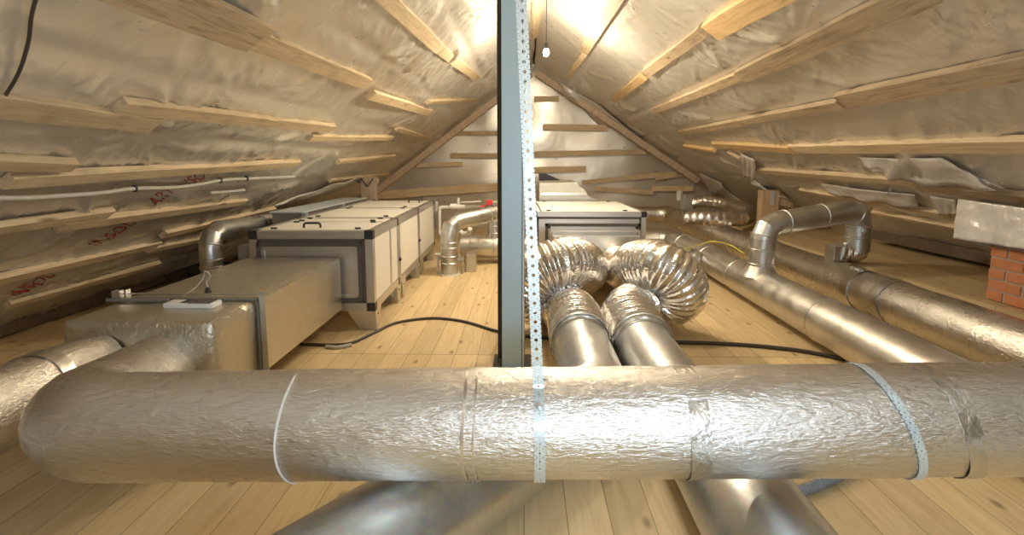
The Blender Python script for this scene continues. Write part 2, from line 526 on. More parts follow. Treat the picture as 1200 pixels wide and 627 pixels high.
# gable film walls
def gable(name, Y, seed, sgn):
    bm = bmesh.new(); nx = 190; nz = 70; grid = []
    for i in range(nx + 1):
        x = -4.35 + 9.3 * i / nx; row = []; top = max(.02, roofz(x) + .03)
        for j in range(nz + 1):
            z = -.02 + (top + .02) * j / nz
            h = .05 * noise.noise(Vector((x * 1.2, z * 1.4, seed))) + .012 * noise.noise(Vector((x * 1.0 + z, z * 2.5 - x * 1, seed + 2)))
            row.append(bm.verts.new((x, Y - sgn * h, z)))
        grid.append(row)
    for i in range(nx):
        for j in range(nz):
            bm.faces.new((grid[i][j], grid[i + 1][j], grid[i + 1][j + 1], grid[i][j + 1]))
    setp(obj(name, bm, M_film_back, smooth=180), kind='structure')
gable('wall_back', YB - .02, 5.5, 1)
gable('wall_front', YF + .03, 8.5, -1)
setp(obj('floor', newbox(-4.4, 5.2, YF - .05, YB + .05, -.06, 0), M_floor), kind='structure')
DZ = .36
setp(obj('floor', newbox(3.09, 4.62, YF + .05, YB - .1, .005, DZ), M_deck), kind='structure')

# ------------------------------------------------------------------ battens
def board(name, p0, p1, n, width, th, mat, label, cat='batten', group=None, wane=.006, off=.0):
    """rough sawn board from p0 to p1 lying against a surface whose inward normal is n"""
    p0, p1 = Vector(p0), Vector(p1)
    d = p1 - p0; L = d.length; ex = d.normalized()
    n = (n - ex * n.dot(ex)).normalized(); ey = n.cross(ex)
    bm = bmesh.new(); ns = max(3, int(L / .12)); rg = []
    sd = random.random() * 50
    for i in range(ns + 1):
        x = L * i / ns; q = []
        for (sy, sz) in ((-1, 0), (1, 0), (1, 1), (-1, 1)):
            jy = wane * (noise.noise(Vector((x * 1.3, sy * 5, sd))) * 1.3 + .5 * noise.noise(Vector((x * 7, sy * 5, sd))))
            jz = wane * .4 * noise.noise(Vector((x * 2, sz * 5 + sy, sd + 7)))
            q.append(bm.verts.new((x, sy * (width / 2) + jy, sz * th + jz)))
        rg.append(q)
    for i in range(ns):
        a, b = rg[i], rg[i + 1]
        for j in range(4): bm.faces.new((a[j], b[j], b[(j + 1) % 4], a[(j + 1) % 4]))
    bm.faces.new(rg[0]); bm.faces.new(list(reversed(rg[-1])))
    es = [e for e in bm.edges if abs((e.verts[0].co - e.verts[1].co).normalized().x) > .9]
    bmesh.ops.bevel(bm, geom=es, offset=.003, segments=1, affect='EDGES')
    bmesh.ops.recalc_face_normals(bm, faces=bm.faces)
    me = bpy.data.meshes.new(name); bm.to_mesh(me); bm.free(); me.materials.append(mat)
    o = bpy.data.objects.new(name, me); COL.objects.link(o)
    M = Matrix((ex, ey, n)).transposed().to_4x4(); M.translation = p0 + n * off
    o.matrix_world = M
    setp(o, label, cat, group); return o

def roof_batten(x0, y0, x1, y1, w, label, th=.042, mat=None, off=.004):
    a, n = onroof(x0, y0, off + th); b, n2 = onroof(x1, y1, off + th)
    a = a - n * th; b = b - n * th
    side = 'left' if n is NL else 'right'
    if mat is None:
        mat = M_batten_old if any(q in label for q in ('dirty', 'dark-stained', 'waney', 'ragged', 'splintered', 'brown')) else (M_batten_orange if 'orange' in label else M_batten)
    return board('roof_batten', a, b, n, w, th, mat, label, 'batten', 'battens across the %s roof slope' % side)

LB = [
 (445, -8, 517, 60, .105, 'rough pine batten on the left slope at the top edge nearest the steel post'),
 (518, 60, 560, 93, .10, 'short clean end board continuing the left-slope batten nearest the steel post'),
 (130, -14, 300, 52, .13, 'weathered dirty batten on the left slope at the top edge of the photo'),
 (214, -4, 318, 41, .07, 'narrow light board lapped on the upper side of the dirty left-slope batten'),
 (286, 44, 432, 100, .12, 'long nailed batten on the left slope ending in mid-film'),
 (-25, 124, 183, 149, .11, 'knotty batten with a bark ring at the left edge of the photo'),
 (143, 128, 390, 152, .085, 'batten overlapping the knotty one, dark cut end showing'),
 (-20, 195, 88, 198, .07, 'short pale batten stub at the left edge above the grey conduit'),
 (10, 216, 350, 193, .085, 'long pale batten just above the grey conduit'),
 (-20, 274, 131, 252, .075, 'tapering batten at left edge directly below the grey conduit'),
 (72, 268, 288, 238, .085, 'batten with a dark gap at its near end crossing between the red prints'),
 (193, 277, 343, 242, .07, 'thin batten running behind the top of the small left elbow duct'),
 (-10, 333, 186, 288, .085, 'long batten low on the left slope, reaching the left edge below the red print'),
 (176, 294, 240, 281, .06, 'short batten piece ending beside the small left elbow duct'),
 (10, 360, 187, 311, .06, 'lowest batten on the left slope, just above the dark eave beam'),
 (436, 113, 504, 133, .10, 'short thick batten offcut alone in the left film near the far rafter'),
 (364, 163, 460, 163, .07, 'short batten under the end of the knotty pair, beside the shiny film patch'),
 (397, 191, 463, 184, .05, 'small crooked batten stub above the wooden bracket post'),
 (502, 121, 558, 118, .06, 'small level board just left of the steel post on the film'),
 (466, 152, 504, 163, .06, 'small broken board piece with split end near the far left rafter'),
 (388, 213, 455, 205, .05, 'dim far batten above the metal casing on the left slope'),
]
for (a, b, c, d, w, l) in LB: roof_batten(a, b, c, d, w, l)
RB = [
 (633, -8, 629, 44, .13, 'board along the ridge immediately right of the steel post'),
 (730, -14, 683, 62, .12, 'dark-stained batten on the right slope second from the ridge'),
 (685, 64, 665, 90, .075, 'clean short end of the second batten from the ridge, near the bulb'),
 (925, -14, 832, 40, .17, 'wide orange pine board on the right slope at the top edge'),
 (822, 40, 756, 88, .10, 'narrow batten with a ragged grey end joined to the wide orange board'),
 (752, 92, 718, 119, .10, 'short orange end piece of the third batten from the ridge'),
 (1088, -8, 868, 92, .145, 'broad waney board crossing the upper right of the photo'),
 (870, 90, 766, 131, .085, 'far half of the broad waney board, ending in mid film'),
 (1215, 79, 985, 121, .145, 'thick splintered board leaving the right edge above the middle'),
 (984, 124, 796, 157, .08, 'dirty far continuation of the splintered right-hand board'),
 (1215, 173, 928, 176, .115, 'level pine board reaching the right edge of the photo, crossing its width'),
 (927, 177, 836, 171, .10, 'orange far part of the level board, split off by a pale nailed joint'),
 (888, 201, 1072, 216, .085, 'batten carrying the torn film strip above the big exhaust elbow'),
 (1073, 220, 1215, 237, .10, 'brown board running to the right edge over the wrapped chimney film'),
 (937, 224, 1112, 254, .05, 'thin shaded batten behind the raised exhaust pipe'),
 (1022, 250, 1132, 271, .045, 'lowest thin batten by the eave, right of the raised exhaust pipe'),
 (801, 172, 836, 178, .05, 'small orange stick on the far part of the right slope'),
 (852, 179, 866, 187, .03, 'tiny pale stick hanging off the film on the far right slope'),
]
for (a, b, c, d, w, l) in RB: roof_batten(a, b, c, d, w, l, .045)

NB = Vector((0, -1, 0))
GB = [
 (626, 116, 655, 116, .10, 'highest short board on the gable film, beside the steel post'),
 (636, 149, 712, 150, .12, 'second board from the top on the gable film right of the post'),
 (622, 181, 757, 178, .11, 'long level gable board right of the post below the slanting rafter'),
 (622, 199, 687, 198, .11, 'short gable board above the black box'),
 (682, 214, 792, 203, .09, 'slightly tilted gable board above the second air handler'),
 (697, 221, 765, 226, .09, 'drooping brown board low on the gable film'),
 (764, 221, 812, 221, .10, 'pale square-ended board low at the right of the gable'),
 (767, 210, 800, 205, .05, 'small orange offcut on the gable film near the right rafter'),
 (534, 156, 584, 156, .08, 'highest board on the gable left of the steel post'),
 (528, 182, 584, 182, .09, 'orange board on the gable left of the steel post, under the highest'),
 (488, 194, 542, 192, .08, 'faint brown board on the gable near the left rafter'),
 (440, 229, 584, 219, .16, 'wide tilted board low on the gable behind the left air handler'),
]
for (a, b, c, d, w, l) in GB:
    p, q = at(a, b, YB - .10), at(c, d, YB - .10)
    board('gable_batten', p, q, NB, w, .03, M_batten, l, 'batten', 'boards nailed across the gable film')

# rafters along the gable
def rafter(label, xa, xb, Y, sl, drop, w=.12, h=.11):
    n = NL if xb < X0 else NR
    pa = Vector((xa, Y, roofz(xa))) + n * drop; pb = Vector((xb, Y, roofz(xb))) + n * drop
    return board('rafter', pa, pb, n, w, h, M_wood_old, label, 'rafter', None, .01)
rafter('long slanting rafter under the left slope, in front of the gable film', X0 - .12, -3.3, 9.9, SL, .06)
rafter('long slanting rafter under the right slope, dark underside, beyond the bulb', X0 + .12, 3.25, 9.9, SR, .06)

# film wrapped loosely over the right rafter, and loose flaps
def flap(px_pts, label, lift=.06, d0=.05, wob=.03, name='film_flap'):
    """loose film hanging off the roof: pixel outline (top edge first) on the roof plane, its lower edge hanging away"""
    top = [onroof(x, y, .03)[0] for x, y in px_pts[0]]
    low = []
    for (x, y) in px_pts[1]:
        low.append(onroof(x, y, d0 + lift)[0])
    nU, nV = 14, 8
    top = resample(catmull(top, 4) if len(top) > 2 else top, 1e9) if False else top
    def samp(P, t):
        k = t * (len(P) - 1); i = min(len(P) - 2, int(k)); return P[i].lerp(P[i + 1], k - i)
    bm = bmesh.new(); g = []
    sd = random.random() * 30
    for i in range(nU + 1):
        r = []
        for j in range(nV + 1):
            p = samp(top, i / nU).lerp(samp(low, i / nU), j / nV)
            n = onroof(px_pts[0][0][0], px_pts[0][0][1])[1]
            p = p + n * wob * (math.sin(i * 1.3 + j * .5 + sd) * .5 + noise.noise(Vector((i * .4, j * .5, sd)))) * (j / nV + .1)
            r.append(bm.verts.new(p))
        g.append(r)
    for i in range(nU):
        for j in range(nV): bm.faces.new((g[i][j], g[i + 1][j], g[i + 1][j + 1], g[i][j + 1]))
    base = g[0][0].co.copy()
    o = obj(name, bm, M_sheet, smooth=180, base=base)
    md = o.modifiers.new('thick', 'SOLIDIFY'); md.thickness = .002
    setp(o, label, 'film'); return o
flap(([(868, 180), (884, 187)], [(872, 208), (887, 212)]), 'triangular torn film flap at the far end of the torn-strip batten')
flap(([(1004, 184), (1050, 186), (1102, 185)], [(1022, 200), (1055, 214), (1170, 222)]), 'long loose fold of shiny film under the level pine board', .04, .03, .03)
flap(([(1102, 186), (1120, 198)], [(1150, 212), (1180, 222)]), 'dark-gapped film edge peeling open below the level board', .03, .02, .01)
flap(([(1090, 230), (1120, 234)], [(1100, 252), (1122, 252)]), 'small square film flap beside the wrapped chimney', .03, .03, .01)
flap(([(820, 203), (845, 214)], [(833, 228), (848, 222)]), 'pointed film flap over the far insulated flex duct', .05)
flap(([(843, 216), (862, 230)], [(852, 234), (868, 236)]), 'second film flap trailing over the far insulated flex duct', .05)
flap(([(655, 96), (700, 122), (745, 158), (772, 178)], [(667, 112), (697, 141), (730, 172), (758, 190)]), 'crumpled film bunched along the right rafter', .12, .05, .05)
flap(([(962, 215), (1010, 222), (1072, 228)], [(966, 224), (1015, 236), (1076, 246)]), 'white film strip stretched below the torn-strip batten', .04, .02, .02)
flap(([(880, 208), (905, 226)], [(880, 216), (930, 236)]), 'film strip stapled to the top of the right bracket post', .05, .03, .01)
flap(([(1046, 207), (1048, 207)], [(1040, 229), (1042, 229)]), 'narrow torn ribbon of film hanging by the exhaust elbow', .03, .02, .004)
flap(([(448, 206), (400, 222), (330, 250)], [(424, 208), (385, 218), (320, 240)]), 'long white film hem sagging behind the left air handler', .12, .05, .03)

# red printing on the left film
def red_text(txt, px, py, px2, py2, size):
    a, n = onroof(px, py, .03); b, _ = onroof(px2, py2, .03)
    cu = bpy.data.curves.new('printed_lettering', 'FONT'); cu.body = txt; cu.size = size; cu.extrude = .0006
    tmp = bpy.data.objects.new('tmp', cu); COL.objects.link(tmp)
    dg = bpy.context.evaluated_depsgraph_get()
    me = bpy.data.meshes.new_from_object(tmp.evaluated_get(dg)); bpy.data.objects.remove(tmp)
    me.materials.append(M_redink)
    xs = [v.co.x for v in me.vertices]; L = max(xs)
    sc = (b - a).length / L
    ex = (b - a).normalized(); ez = (n - ex * n.dot(ex)).normalized(); ey = ez.cross(ex)
    # wrap on the film surface
    for v in me.vertices:
        q = a + ex * v.co.x * sc + ey * v.co.y
        u = abs(q.x - X0) * 1.24
        h = film_height(abs(q.x - X0) * 1.24, q.y, 3.1)
        dd = (Vector((X0, 0, ZR)) - q).dot(n)
        q = q + n * (dd + h - .03 + .006)
        v.co = q
    o = bpy.data.objects.new('printed_lettering', me); COL.objects.link(o)
    return o
film_left = bpy.data.objects['ceiling']
for t, a, b, c, d, s in (('ART INSOL', 184, 243, 250, 203, .26), ('INSOL', 116, 292, 162, 264, .24), ('INSOL', 20, 350, 66, 324, .22)):
    o = red_text(t, a, b, c, d, s); o.parent = film_left; o['label'] = 'red brand lettering'

# ------------------------------------------------------------------ steel post
PYc = 3.2
post = thing('steel_post', 'blue-grey painted steel post standing in the middle of the attic', 'post', (-.075, PYc + .09, 0))
w = at(588, 300, PYc).x; w2 = at(611.5, 300, PYc).x
obj('front_flange', newbox(w, w2, PYc, PYc + .06, 0.012, 2.74, .004), M_post, post)
obj('web', newbox((w + w2) / 2 - .02, (w + w2) / 2 + .02, PYc + .06, PYc + .16, .012, 2.73), M_post_dark, post)
obj('rear_flange', newbox(w - .034, w2 + .018, PYc + .16, PYc + .18, .012, 2.72, .002), M_post_dark, post, label='dark rear flange')
obj('edge_strip', newbox(w2 + .004, w2 + .016, PYc + .02, PYc + .158, .012, 2.71), M_white, post, label='white edge strip')
obj('base_plate', newbox(w - .06, w2 + .06, PYc - .05, PYc + .24, 0, .012), M_post_dark, post)
jb = thing('junction_box', 'small white electrical box fixed to the right side of the steel post', 'box', at(614, 246, PYc + .1))
p0 = at(610, 246, PYc + .08); p1 = at(618.5, 217, PYc + .08)
obj('housing', newbox(p0.x + .03, p1.x + .02, PYc + .04, PYc + .13, p0.z, p1.z, .004), M_white, jb)
obj('cable_gland', newbox(p0.x + .035, p1.x + .0, PYc + .025, PYc + .045, (p0.z + p1.z) / 2 - .01, (p0.z + p1.z) / 2 + .01, .002), M_black, jb)
setp(obj('box_cable', tube(catmull([at(619, 236, PYc + .09), at(624, 236, PYc + .3), at(630, 240, PYc + .8), at(634, 248, PYc + 1.6)], 8), .006, 8), M_conduit, smooth=True, base=at(619, 236, PYc + .09)), 'thin grey cable arching from the white box on the post to the second air handler', 'cable')

# ------------------------------------------------------------------ main insulated duct
MY, MR = 1.485, .158
def mz(x): return .530 + .02 * x
main = thing('insulated_duct', 'large foil-wrapped round duct crossing the whole foreground, bent at its left end', 'duct', (-1.27, MY, 0))
ax = [Vector((3.3, MY + .02, mz(3.3))), Vector((-1.375, MY, mz(-1.2))), Vector((-1.625, 2.252, .375))]
path = fillet(ax, .17, 10)
path = resample(path, .03)
def mainr(s, a, L):
    return MR + .0035 * noise.noise(Vector((s * 2.2, math.cos(a) * 1.5, math.sin(a) * 1.5))) + .002 * noise.noise(Vector((s * 9, math.cos(a) * 4, math.sin(a) * 4)))
obj('duct_wrap', tube(path, MR, 64, rfun=mainr), M_foil, main, smooth=60)
axn = (ax[0] - ax[1]).normalized()
def mc(x): return Vector((x, MY + .02 * (x + 1.2) / 4.5, mz(x)))
bm = bmesh.new(); ring_band(bm, mc(-.672), axn, MR + .001, .005, .003, 48, None, .004); obj('wire_tie', bm, M_white, main, smooth=True, label='bright wire tie')
for x, wd in ((-.165, .008), (-.135, .004)):
    if wd: bm = bmesh.new(); ring_band(bm, mc(x), axn, MR + .0015, wd, .003, 48, None, .003); obj('joint_seam', bm, M_foil, main, smooth=True)
bm = bmesh.new(); ring_band(bm, mc(.478), axn, MR + .001, .055, .0015, 48, -.05, .004); obj('foil_tape', bm, M_tape2, main, smooth=True)
bm = bmesh.new(); ring_band(bm, mc(1.20), axn, MR + .001, .05, .0015, 48, -.3, .006); obj('foil_tape', bm, M_tape2, main, smooth=True)

# perforated straps
def perf_strip(bm, P, S, W=.031, pitch=.0262, n=12, hr=.0052):
    """P: centre polyline (resampled by pitch/2), S: width direction (Vector or func)"""
    pts = resample(P, pitch / 2)
    if len(pts) % 2 == 0: pts = pts[:-1]
    def frame(i):
        a = pts[max(0, i - 1)]; b = pts[min(len(pts) - 1, i + 1)]
        return (b - a).normalized()
    def cell(i, holes):
        A, B = pts[i], pts[i + 1]
        s = S(i) if callable(S) else S
        def pt(u, v):   # u in -1..1 across, v in 0..1 along
            return A.lerp(B, v) + s * (u * W / 2)
        for (u0, u1, cu, r) in holes:
            h = (B - A).length; cc = []; oo = []
            for k in range(n):
                a = 2 * PI * k / n + PI / n
                cx = cu + math.cos(a) * r / (W / 2); cy = .5 + math.sin(a) * r / h
                cc.append(bm.verts.new(pt(cx, cy)))
                # project to rectangle
                dx, dy = math.cos(a), math.sin(a)
                hx = (u1 - u0) / 2 * W / 2; hy = h / 2
                m0 = (u0 + u1) / 2
                t = min(hx / abs(dx) if abs(dx) > 1e-6 else 1e9, hy / abs(dy) if abs(dy) > 1e-6 else 1e9)
                oo.append(bm.verts.new(pt(m0 + dx * t / (W / 2), .5 + dy * t / h)))
            for k in range(n):
                k2 = (k + 1) % n
                bm.faces.new((cc[k], oo[k], oo[k2], cc[k2]))
            for cr in range(4):  # corners
                ang = PI / 4 + cr * PI / 2
        return
    for i in range(0, len(pts) - 1):
        if i % 2 == 0: cell(i, [(-1, 1, 0, hr)])
        else: cell(i, [(-1, 0, -.55, .0016), (0, 1, .55, .0016)])
    bmesh.ops.remove_doubles(bm, verts=bm.verts, dist=.0004)
def strap_obj(name, P, S, parent=None, **k):
    bm = bmesh.new(); perf_strip(bm, P, S, **k)
    o = obj(name, bm, M_strap, parent)
    md = o.modifiers.new('thick', 'SOLIDIFY'); md.thickness = .0016; md.offset = 0
    return o
hx = at(631, 440, MY - .05).x
top_pt = Vector((at(611, 0, 1.40).x - .05, MY - .02, roofz(-.06) - .02))
# vertical part passes through the image points (611,0) and (629,430)
pA = at(611, 0, MY - .02); pB = at(629.5, 428, MY - .06)
dirv = (pA - pB).normalized(); tlen = (2.88 - pB.z) / dirv.z
topv = pB + dirv * tlen
hang = thing('perforated_strap', 'long galvanised perforated strap hanging beside the post and looped round the foreground duct', 'strap', pB)
strap_obj('hanger_band', [topv, pB], Vector((1, 0, 0)), hang)
lp = []
c0 = mc(hx)
for k in range(0, 33):
    a = math.radians(62 - k * 11.0)
    lp.append(Vector((hx + .012 * (k / 32), c0.y, c0.z)) + Vector((0, -math.cos(a) * (MR + .004), math.sin(a) * (MR + .004))))
strap_obj('loop_band', [pB + Vector((0, -.002, 0))] + lp, Vector((1, 0, 0)), hang, hr=.0030)
bm = bmesh.new()
bp = Vector((hx, c0.y, c0.z)) + Vector((0, -math.cos(math.radians(42)), math.sin(math.radians(42)))) * (MR + .006)
nn = Vector((0, -math.cos(math.radians(42)), math.sin(math.radians(42))))
sweep(bm, [bp, bp + nn * .008], .0085, 6); sweep(bm, [bp + nn * .008, bp + nn * .014], .0055, 10)
obj('bolt', bm, M_galv, hang)
st2 = thing('strap_ring', 'galvanised metal band tightened askew round the right part of the foreground duct', 'strap', mc(1.04) + Vector((0, 0, -MR)))
rp_ = []
for k in range(97):
    a = 2 * PI * k / 96
    B_ = axn.cross(Vector((0, 0, 1))).normalized(); N_ = B_.cross(axn).normalized()
    rp_.append(mc(1.045) + (N_ * math.cos(a) + B_ * math.sin(a)) * (MR + .004) + axn * (-.36 * math.cos(a) * MR * (1 if axn.x > 0 else -1)))
strap_obj('band', rp_, axn, st2, W=.024, hr=.0022)

# second duct out of the plenum to the left edge
sd = thing('insulated_duct', 'foil-wrapped round duct leaving the left edge behind the foreground duct', 'duct', (-1.97, 1.3, 0))
pth = resample(fillet([Vector((-1.90, 2.25, .385)), Vector((-1.95, 2.05, .385)), Vector((-2.02, .3, .385))], .3, 6), .03)
obj('duct_wrap', tube(pth, .152, 48, rfun=lambda s, a, L: .152 + .004 * noise.noise(Vector((s * 4, math.cos(a) * 2, math.sin(a) * 2 + 9)))), M_foil, sd, smooth=60)
bm = bmesh.new(); ring_band(bm, (-1.955, 1.98, .385), (0, 1, 0), .155, .06, .004, 40, .1, .004); obj('foil_tape', bm, M_tape, sd, smooth=True)

# ------------------------------------------------------------------ plenum + rectangular duct
PL, PRx = -2.08, -1.375; PZ0, PZ1 = .19, .595
rd = thing('rectangular_duct', 'foil-faced rectangular duct running from the foreground elbows into the left air handler', 'duct', (-1.75, 3.2, 0))
def soft_box(x0, x1, y0, y1, z0, z1, bev, amp, cell=.05):
    bm = bmesh.new(); bx(bm, x0, x1, y0, y1, z0, z1)
    for ax_, ln in ((0, x1 - x0), (1, y1 - y0), (2, z1 - z0)):
        n = max(1, int(ln / cell))
        for k in range(1, n):
            co = Vector(((x0 + x1) / 2, (y0 + y1) / 2, (z0 + z1) / 2)); co[ax_] = (x0, y0, z0)[ax_] + ln * k / n
            no = Vector((0, 0, 0)); no[ax_] = 1
            bmesh.ops.bisect_plane(bm, geom=bm.verts[:] + bm.edges[:] + bm.faces[:], plane_co=co, plane_no=no)
    c = Vector(((x0 + x1) / 2, (y0 + y1) / 2, (z0 + z1) / 2)); hs = Vector(((x1 - x0) / 2, (y1 - y0) / 2, (z1 - z0) / 2))
    for v in bm.verts:
        d = v.co - c
        # round the corners
        q = Vector([max(0, abs(d[i]) - (hs[i] - bev)) for i in range(3)])
        if q.length > bev * 1.0001:
            s = bev / q.length
            for i in range(3):
                if abs(d[i]) > hs[i] - bev:
                    v.co[i] = c[i] + math.copysign(hs[i] - bev + q[i] * s, d[i])
        v.co += Vector((noise.noise(v.co * 3), noise.noise(v.co * 3 + Vector((5, 5, 5))), noise.noise(v.co * 3 + Vector((9, 1, 4))))) * amp
    return bm
obj('duct_run', soft_box(PL, PRx, 2.635, 3.872, PZ0, PZ1, .02, .003, .06), M_foil_smooth, rd, smooth=50)
obj('plenum_end', soft_box(PL, PRx, 2.24, 2.605, PZ0, PZ1, .028, .013, .035), M_foil_smooth, rd, smooth=60, label='crumpled foil-wrapped end')
bm = bmesh.new()
for (x0, x1, z0, z1) in ((PL - .012, PRx + .012, PZ1, PZ1 + .014), (PL - .012, PRx + .012, PZ0 - .014, PZ0), (PL - .014, PL, PZ0, PZ1), (PRx, PRx + .014, PZ0, PZ1)):
    bx(bm, x0, x1, 2.60, 2.64, z0, z1, .005)
obj('joint_flange', bm, M_rubber, rd, smooth=True, label='grey rubber-edged flange')
hr = thing('duct_hanger', 'threaded rod and perforated angle clamping the rectangular duct at its flange', 'hanger', (PRx + .03, 2.62, 0))
# perforated angle: vertical strip with slots
bm = bmesh.new()
zz = PZ0 - .06
ax0 = PRx + .018
bx(bm, ax0, ax0 + .003, 2.607, 2.643, 0.0, PZ1 + .05)
bx(bm, ax0, ax0 + .030, 2.604, 2.607, 0.0, PZ1 + .05)
obj('angle_rail', bm, M_galv_warm, hr)
bm = bmesh.new()
z = .06
while z < PZ1:
    bx(bm, ax0 + .0028, ax0 + .0036, 2.617, 2.633, z, z + .022); z += .04
obj('slots', bm, M_gasket, hr)
obj('threaded_rod', tube([Vector((PL - .03, 2.605, PZ1 + .035)), Vector((PRx + .03, 2.605, PZ1 + .035))], .005, 10), M_galv, hr, smooth=True)
bm = bmesh.new(); bx(bm, PL - .02, PL + .02, 2.575, 2.61, PZ1 + .004, PZ1 + .055, .002); bx(bm, PL + .045, PL + .055, 2.575, 2.61, PZ1 + .004, PZ1 + .06, .001)
obj('clamp', bm, M_alu, hr)
obj('top_bar', newbox(PL - .04, PL + .28, 2.555, 2.573, PZ1 + .003, PZ1 + .021, .006), M_rubber, hr)
# thermometer-like meter
mt = thing('digital_meter', 'small grey handheld meter with a dark display lying on the plenum end', 'meter', (-1.62, 2.48, PZ1 + .004))
a0 = at(207, 368, 2.52); b0 = at(262, 355, 2.62)
obj('body', newbox(-1.745, -1.50, 2.44, 2.525, PZ1 + .004, PZ1 + .030, .009), M_white, mt, smooth=True)
obj('display', newbox(-1.665, -1.64, 2.452, 2.512, PZ1 + .030, PZ1 + .032), M_black, mt)
obj('grip_cover', newbox(-1.63, -1.515, 2.446, 2.519, PZ1 + .030, PZ1 + .034, .001), M_gasket, mt)
obj('button', tube([Vector((-1.60, 2.48, PZ1 + .034)), Vector((-1.60, 2.48, PZ1 + .037))], .008, 14), M_gasket, mt)
pb = thing('sensor_probe', 'thin beige sensor wire plugged into the top of the rectangular duct', 'sensor', onz(244, 342, PZ1))
q = onz(244, 343, PZ1 + .003)
obj('socket', tube([q - Vector((0, 0, .002)), q + Vector((0, 0, .005)), q + Vector((0, 0, .0051)), q + Vector((0, 0, .03))], .012, 12, rfun=lambda s, a, L: .018 if s < .0071 else .008), M_black, pb)
obj('lead', tube(catmull([q + Vector((0, 0, .03)), q + Vector((-.005, 0, .06)), q + Vector((.012, .01, .09)), q + Vector((-.01, .0, .12)), q + Vector((-.02, -.0, .085)), q + Vector((-.05, -.04, .03)), q + Vector((-.09, -.09, .006))], 8), .0035, 8), M_conduit, pb, smooth=True)

# ------------------------------------------------------------------ air handlers
def profile_frame(bm, x0, x1, y0, y1, z0, z1, t):
    for x in (x0, x1 - t):
        for z in (z0, z1 - t): bx(bm, x, x + t, y0, y1, z, z + t, .003)
    for y in (y0, y1 - t):
        for z in (z0, z1 - t): bx(bm, x0 + t, x1 - t, y, y + t, z, z + t, .003)
        for x in (x0, x1 - t): bx(bm, x, x + t, y, y + t, z0 + t, z1 - t, .003)
def handle(parent, cx, cy, z, L=.13):
    pts = fillet([Vector((cx - L / 2, cy, z)), Vector((cx - L / 2, cy, z + .038)), Vector((cx + L / 2, cy, z + .038)), Vector((cx + L / 2, cy, z))], .022, 5)
    obj('handle', tube(pts, .0085, 10), M_black, parent, smooth=True, world=False)
def air_handler(name, label, loc, rz, W, H, mods, t, zb, splits=(), handles=(), foot_x=(), group=None, side_latches=(), knob_on=1):
    th = thing(name, label, 'air handler', loc, rz, group)
    fr = bmesh.new(); y = 0
    for i, L in enumerate(mods):
        profile_frame(fr, 0, W, y + .001, y + L - .001, zb, zb + H, t); y += L
    for (ys) in splits:
        bx(fr, W - t * .9, W - .002, ys - t * .35, ys + t * .35, zb + t, zb + H - t, .002)
        bx(fr, t, W - t, ys - t * .5, ys + t * .5, zb + H - t, zb + H - .002, .002)
    obj('frame', fr, M_alu, th, world=False)
    y = 0
    for i, L in enumerate(mods):
        cuts = [y] + [s for s in splits if y < s < y + L] + [y + L]
        for a, b in zip(cuts[:-1], cuts[1:]):
            e0 = t if a == y else t * .35; e1 = t if b == y + L else t * .35
            obj('side_panel', newbox(W - .026, W - .006, a + e0 + .003, b - e1 - .003, zb + t + .003, zb + H - t - .003, .003), M_panel, th, world=False)
            obj('side_panel', newbox(.006, .026, a + e0 + .003, b - e1 - .003, zb + t + .003, zb + H - t - .003, .003), M_panel, th, world=False)
            tp = obj('top_panel', newbox(t + .003, W - t - .003, a + e0 + .003, b - e1 - .003, zb + H - .030, zb + H + .004, .003), M_panel, th, world=False)
            # turn-latches near the panel's corners
            for fx in (.16, .84):
                for yy in (a + e0 + .035, b - e1 - .035):
                    if (b - a) < .3 and yy > a + e0 + .04: continue
                    cx = W * fx + random.uniform(-.02, .02)
                    obj('latch', newbox(cx - .022, cx + .022, yy - .011, yy + .011, zb + H + .004, zb + H + .016, .003), M_black, tp, world=False)
        obj('bottom_panel', newbox(t, W - t, y + t, y + L - t, zb + .004, zb + .02), M_panel, th, world=False)
        for cx in (0, W - t):
            for cy in ((y, y + L - t) if i == 0 else (y + L - t,)):
                for cz in (zb, zb + H - t):
                    if cz == zb and cx == 0: continue
                    obj('corner_piece', newbox(cx - .002, cx + t * 1.02 + .002, cy - .002 if cy == 0 else cy + .0, cy + t * 1.0 + .0, cz - .002, cz + t * 1.02 + .002, .004), M_black if i == 0 and cy == 0 else M_gasket, th, world=False)
        y += L
    for (hx_, hy_) in handles: handle(th, hx_, hy_, zb + H + .003)
    for (ly, lz) in side_latches:
        pts = [Vector((W - .004, ly, lz)), Vector((W + .008, ly, lz))]
        k = obj('side_latch', tube([Vector((W - .005, ly, lz)), Vector((W + .004, ly, lz)), Vector((W + .0041, ly, lz)), Vector((W + .018, ly, lz))], .016, 14, rfun=lambda s, a, L: .020 if s < .0092 else .012), M_black, th, world=False)
    return th

AL = at(290, 276, 3.99); AR = at(437, 271, 3.99)
W1 = .935; H1 = .62; ZB1 = .165; rz1 = math.radians(1.5)
XR1 = -1.147
org = Vector((XR1 - W1, 3.90, 0))
t1 = .062
m1 = [.93, 1.08, 1.20]
ah = air_handler('air_handler', 'long white-panelled air handling unit of three joined modules on the left', org, rz1, W1, H1, m1, t1, ZB1,
                 splits=(.60,), handles=((.42, .17), (.75, 2.75)), side_latches=((.93, .40), (.93 + 1.08, .42)))
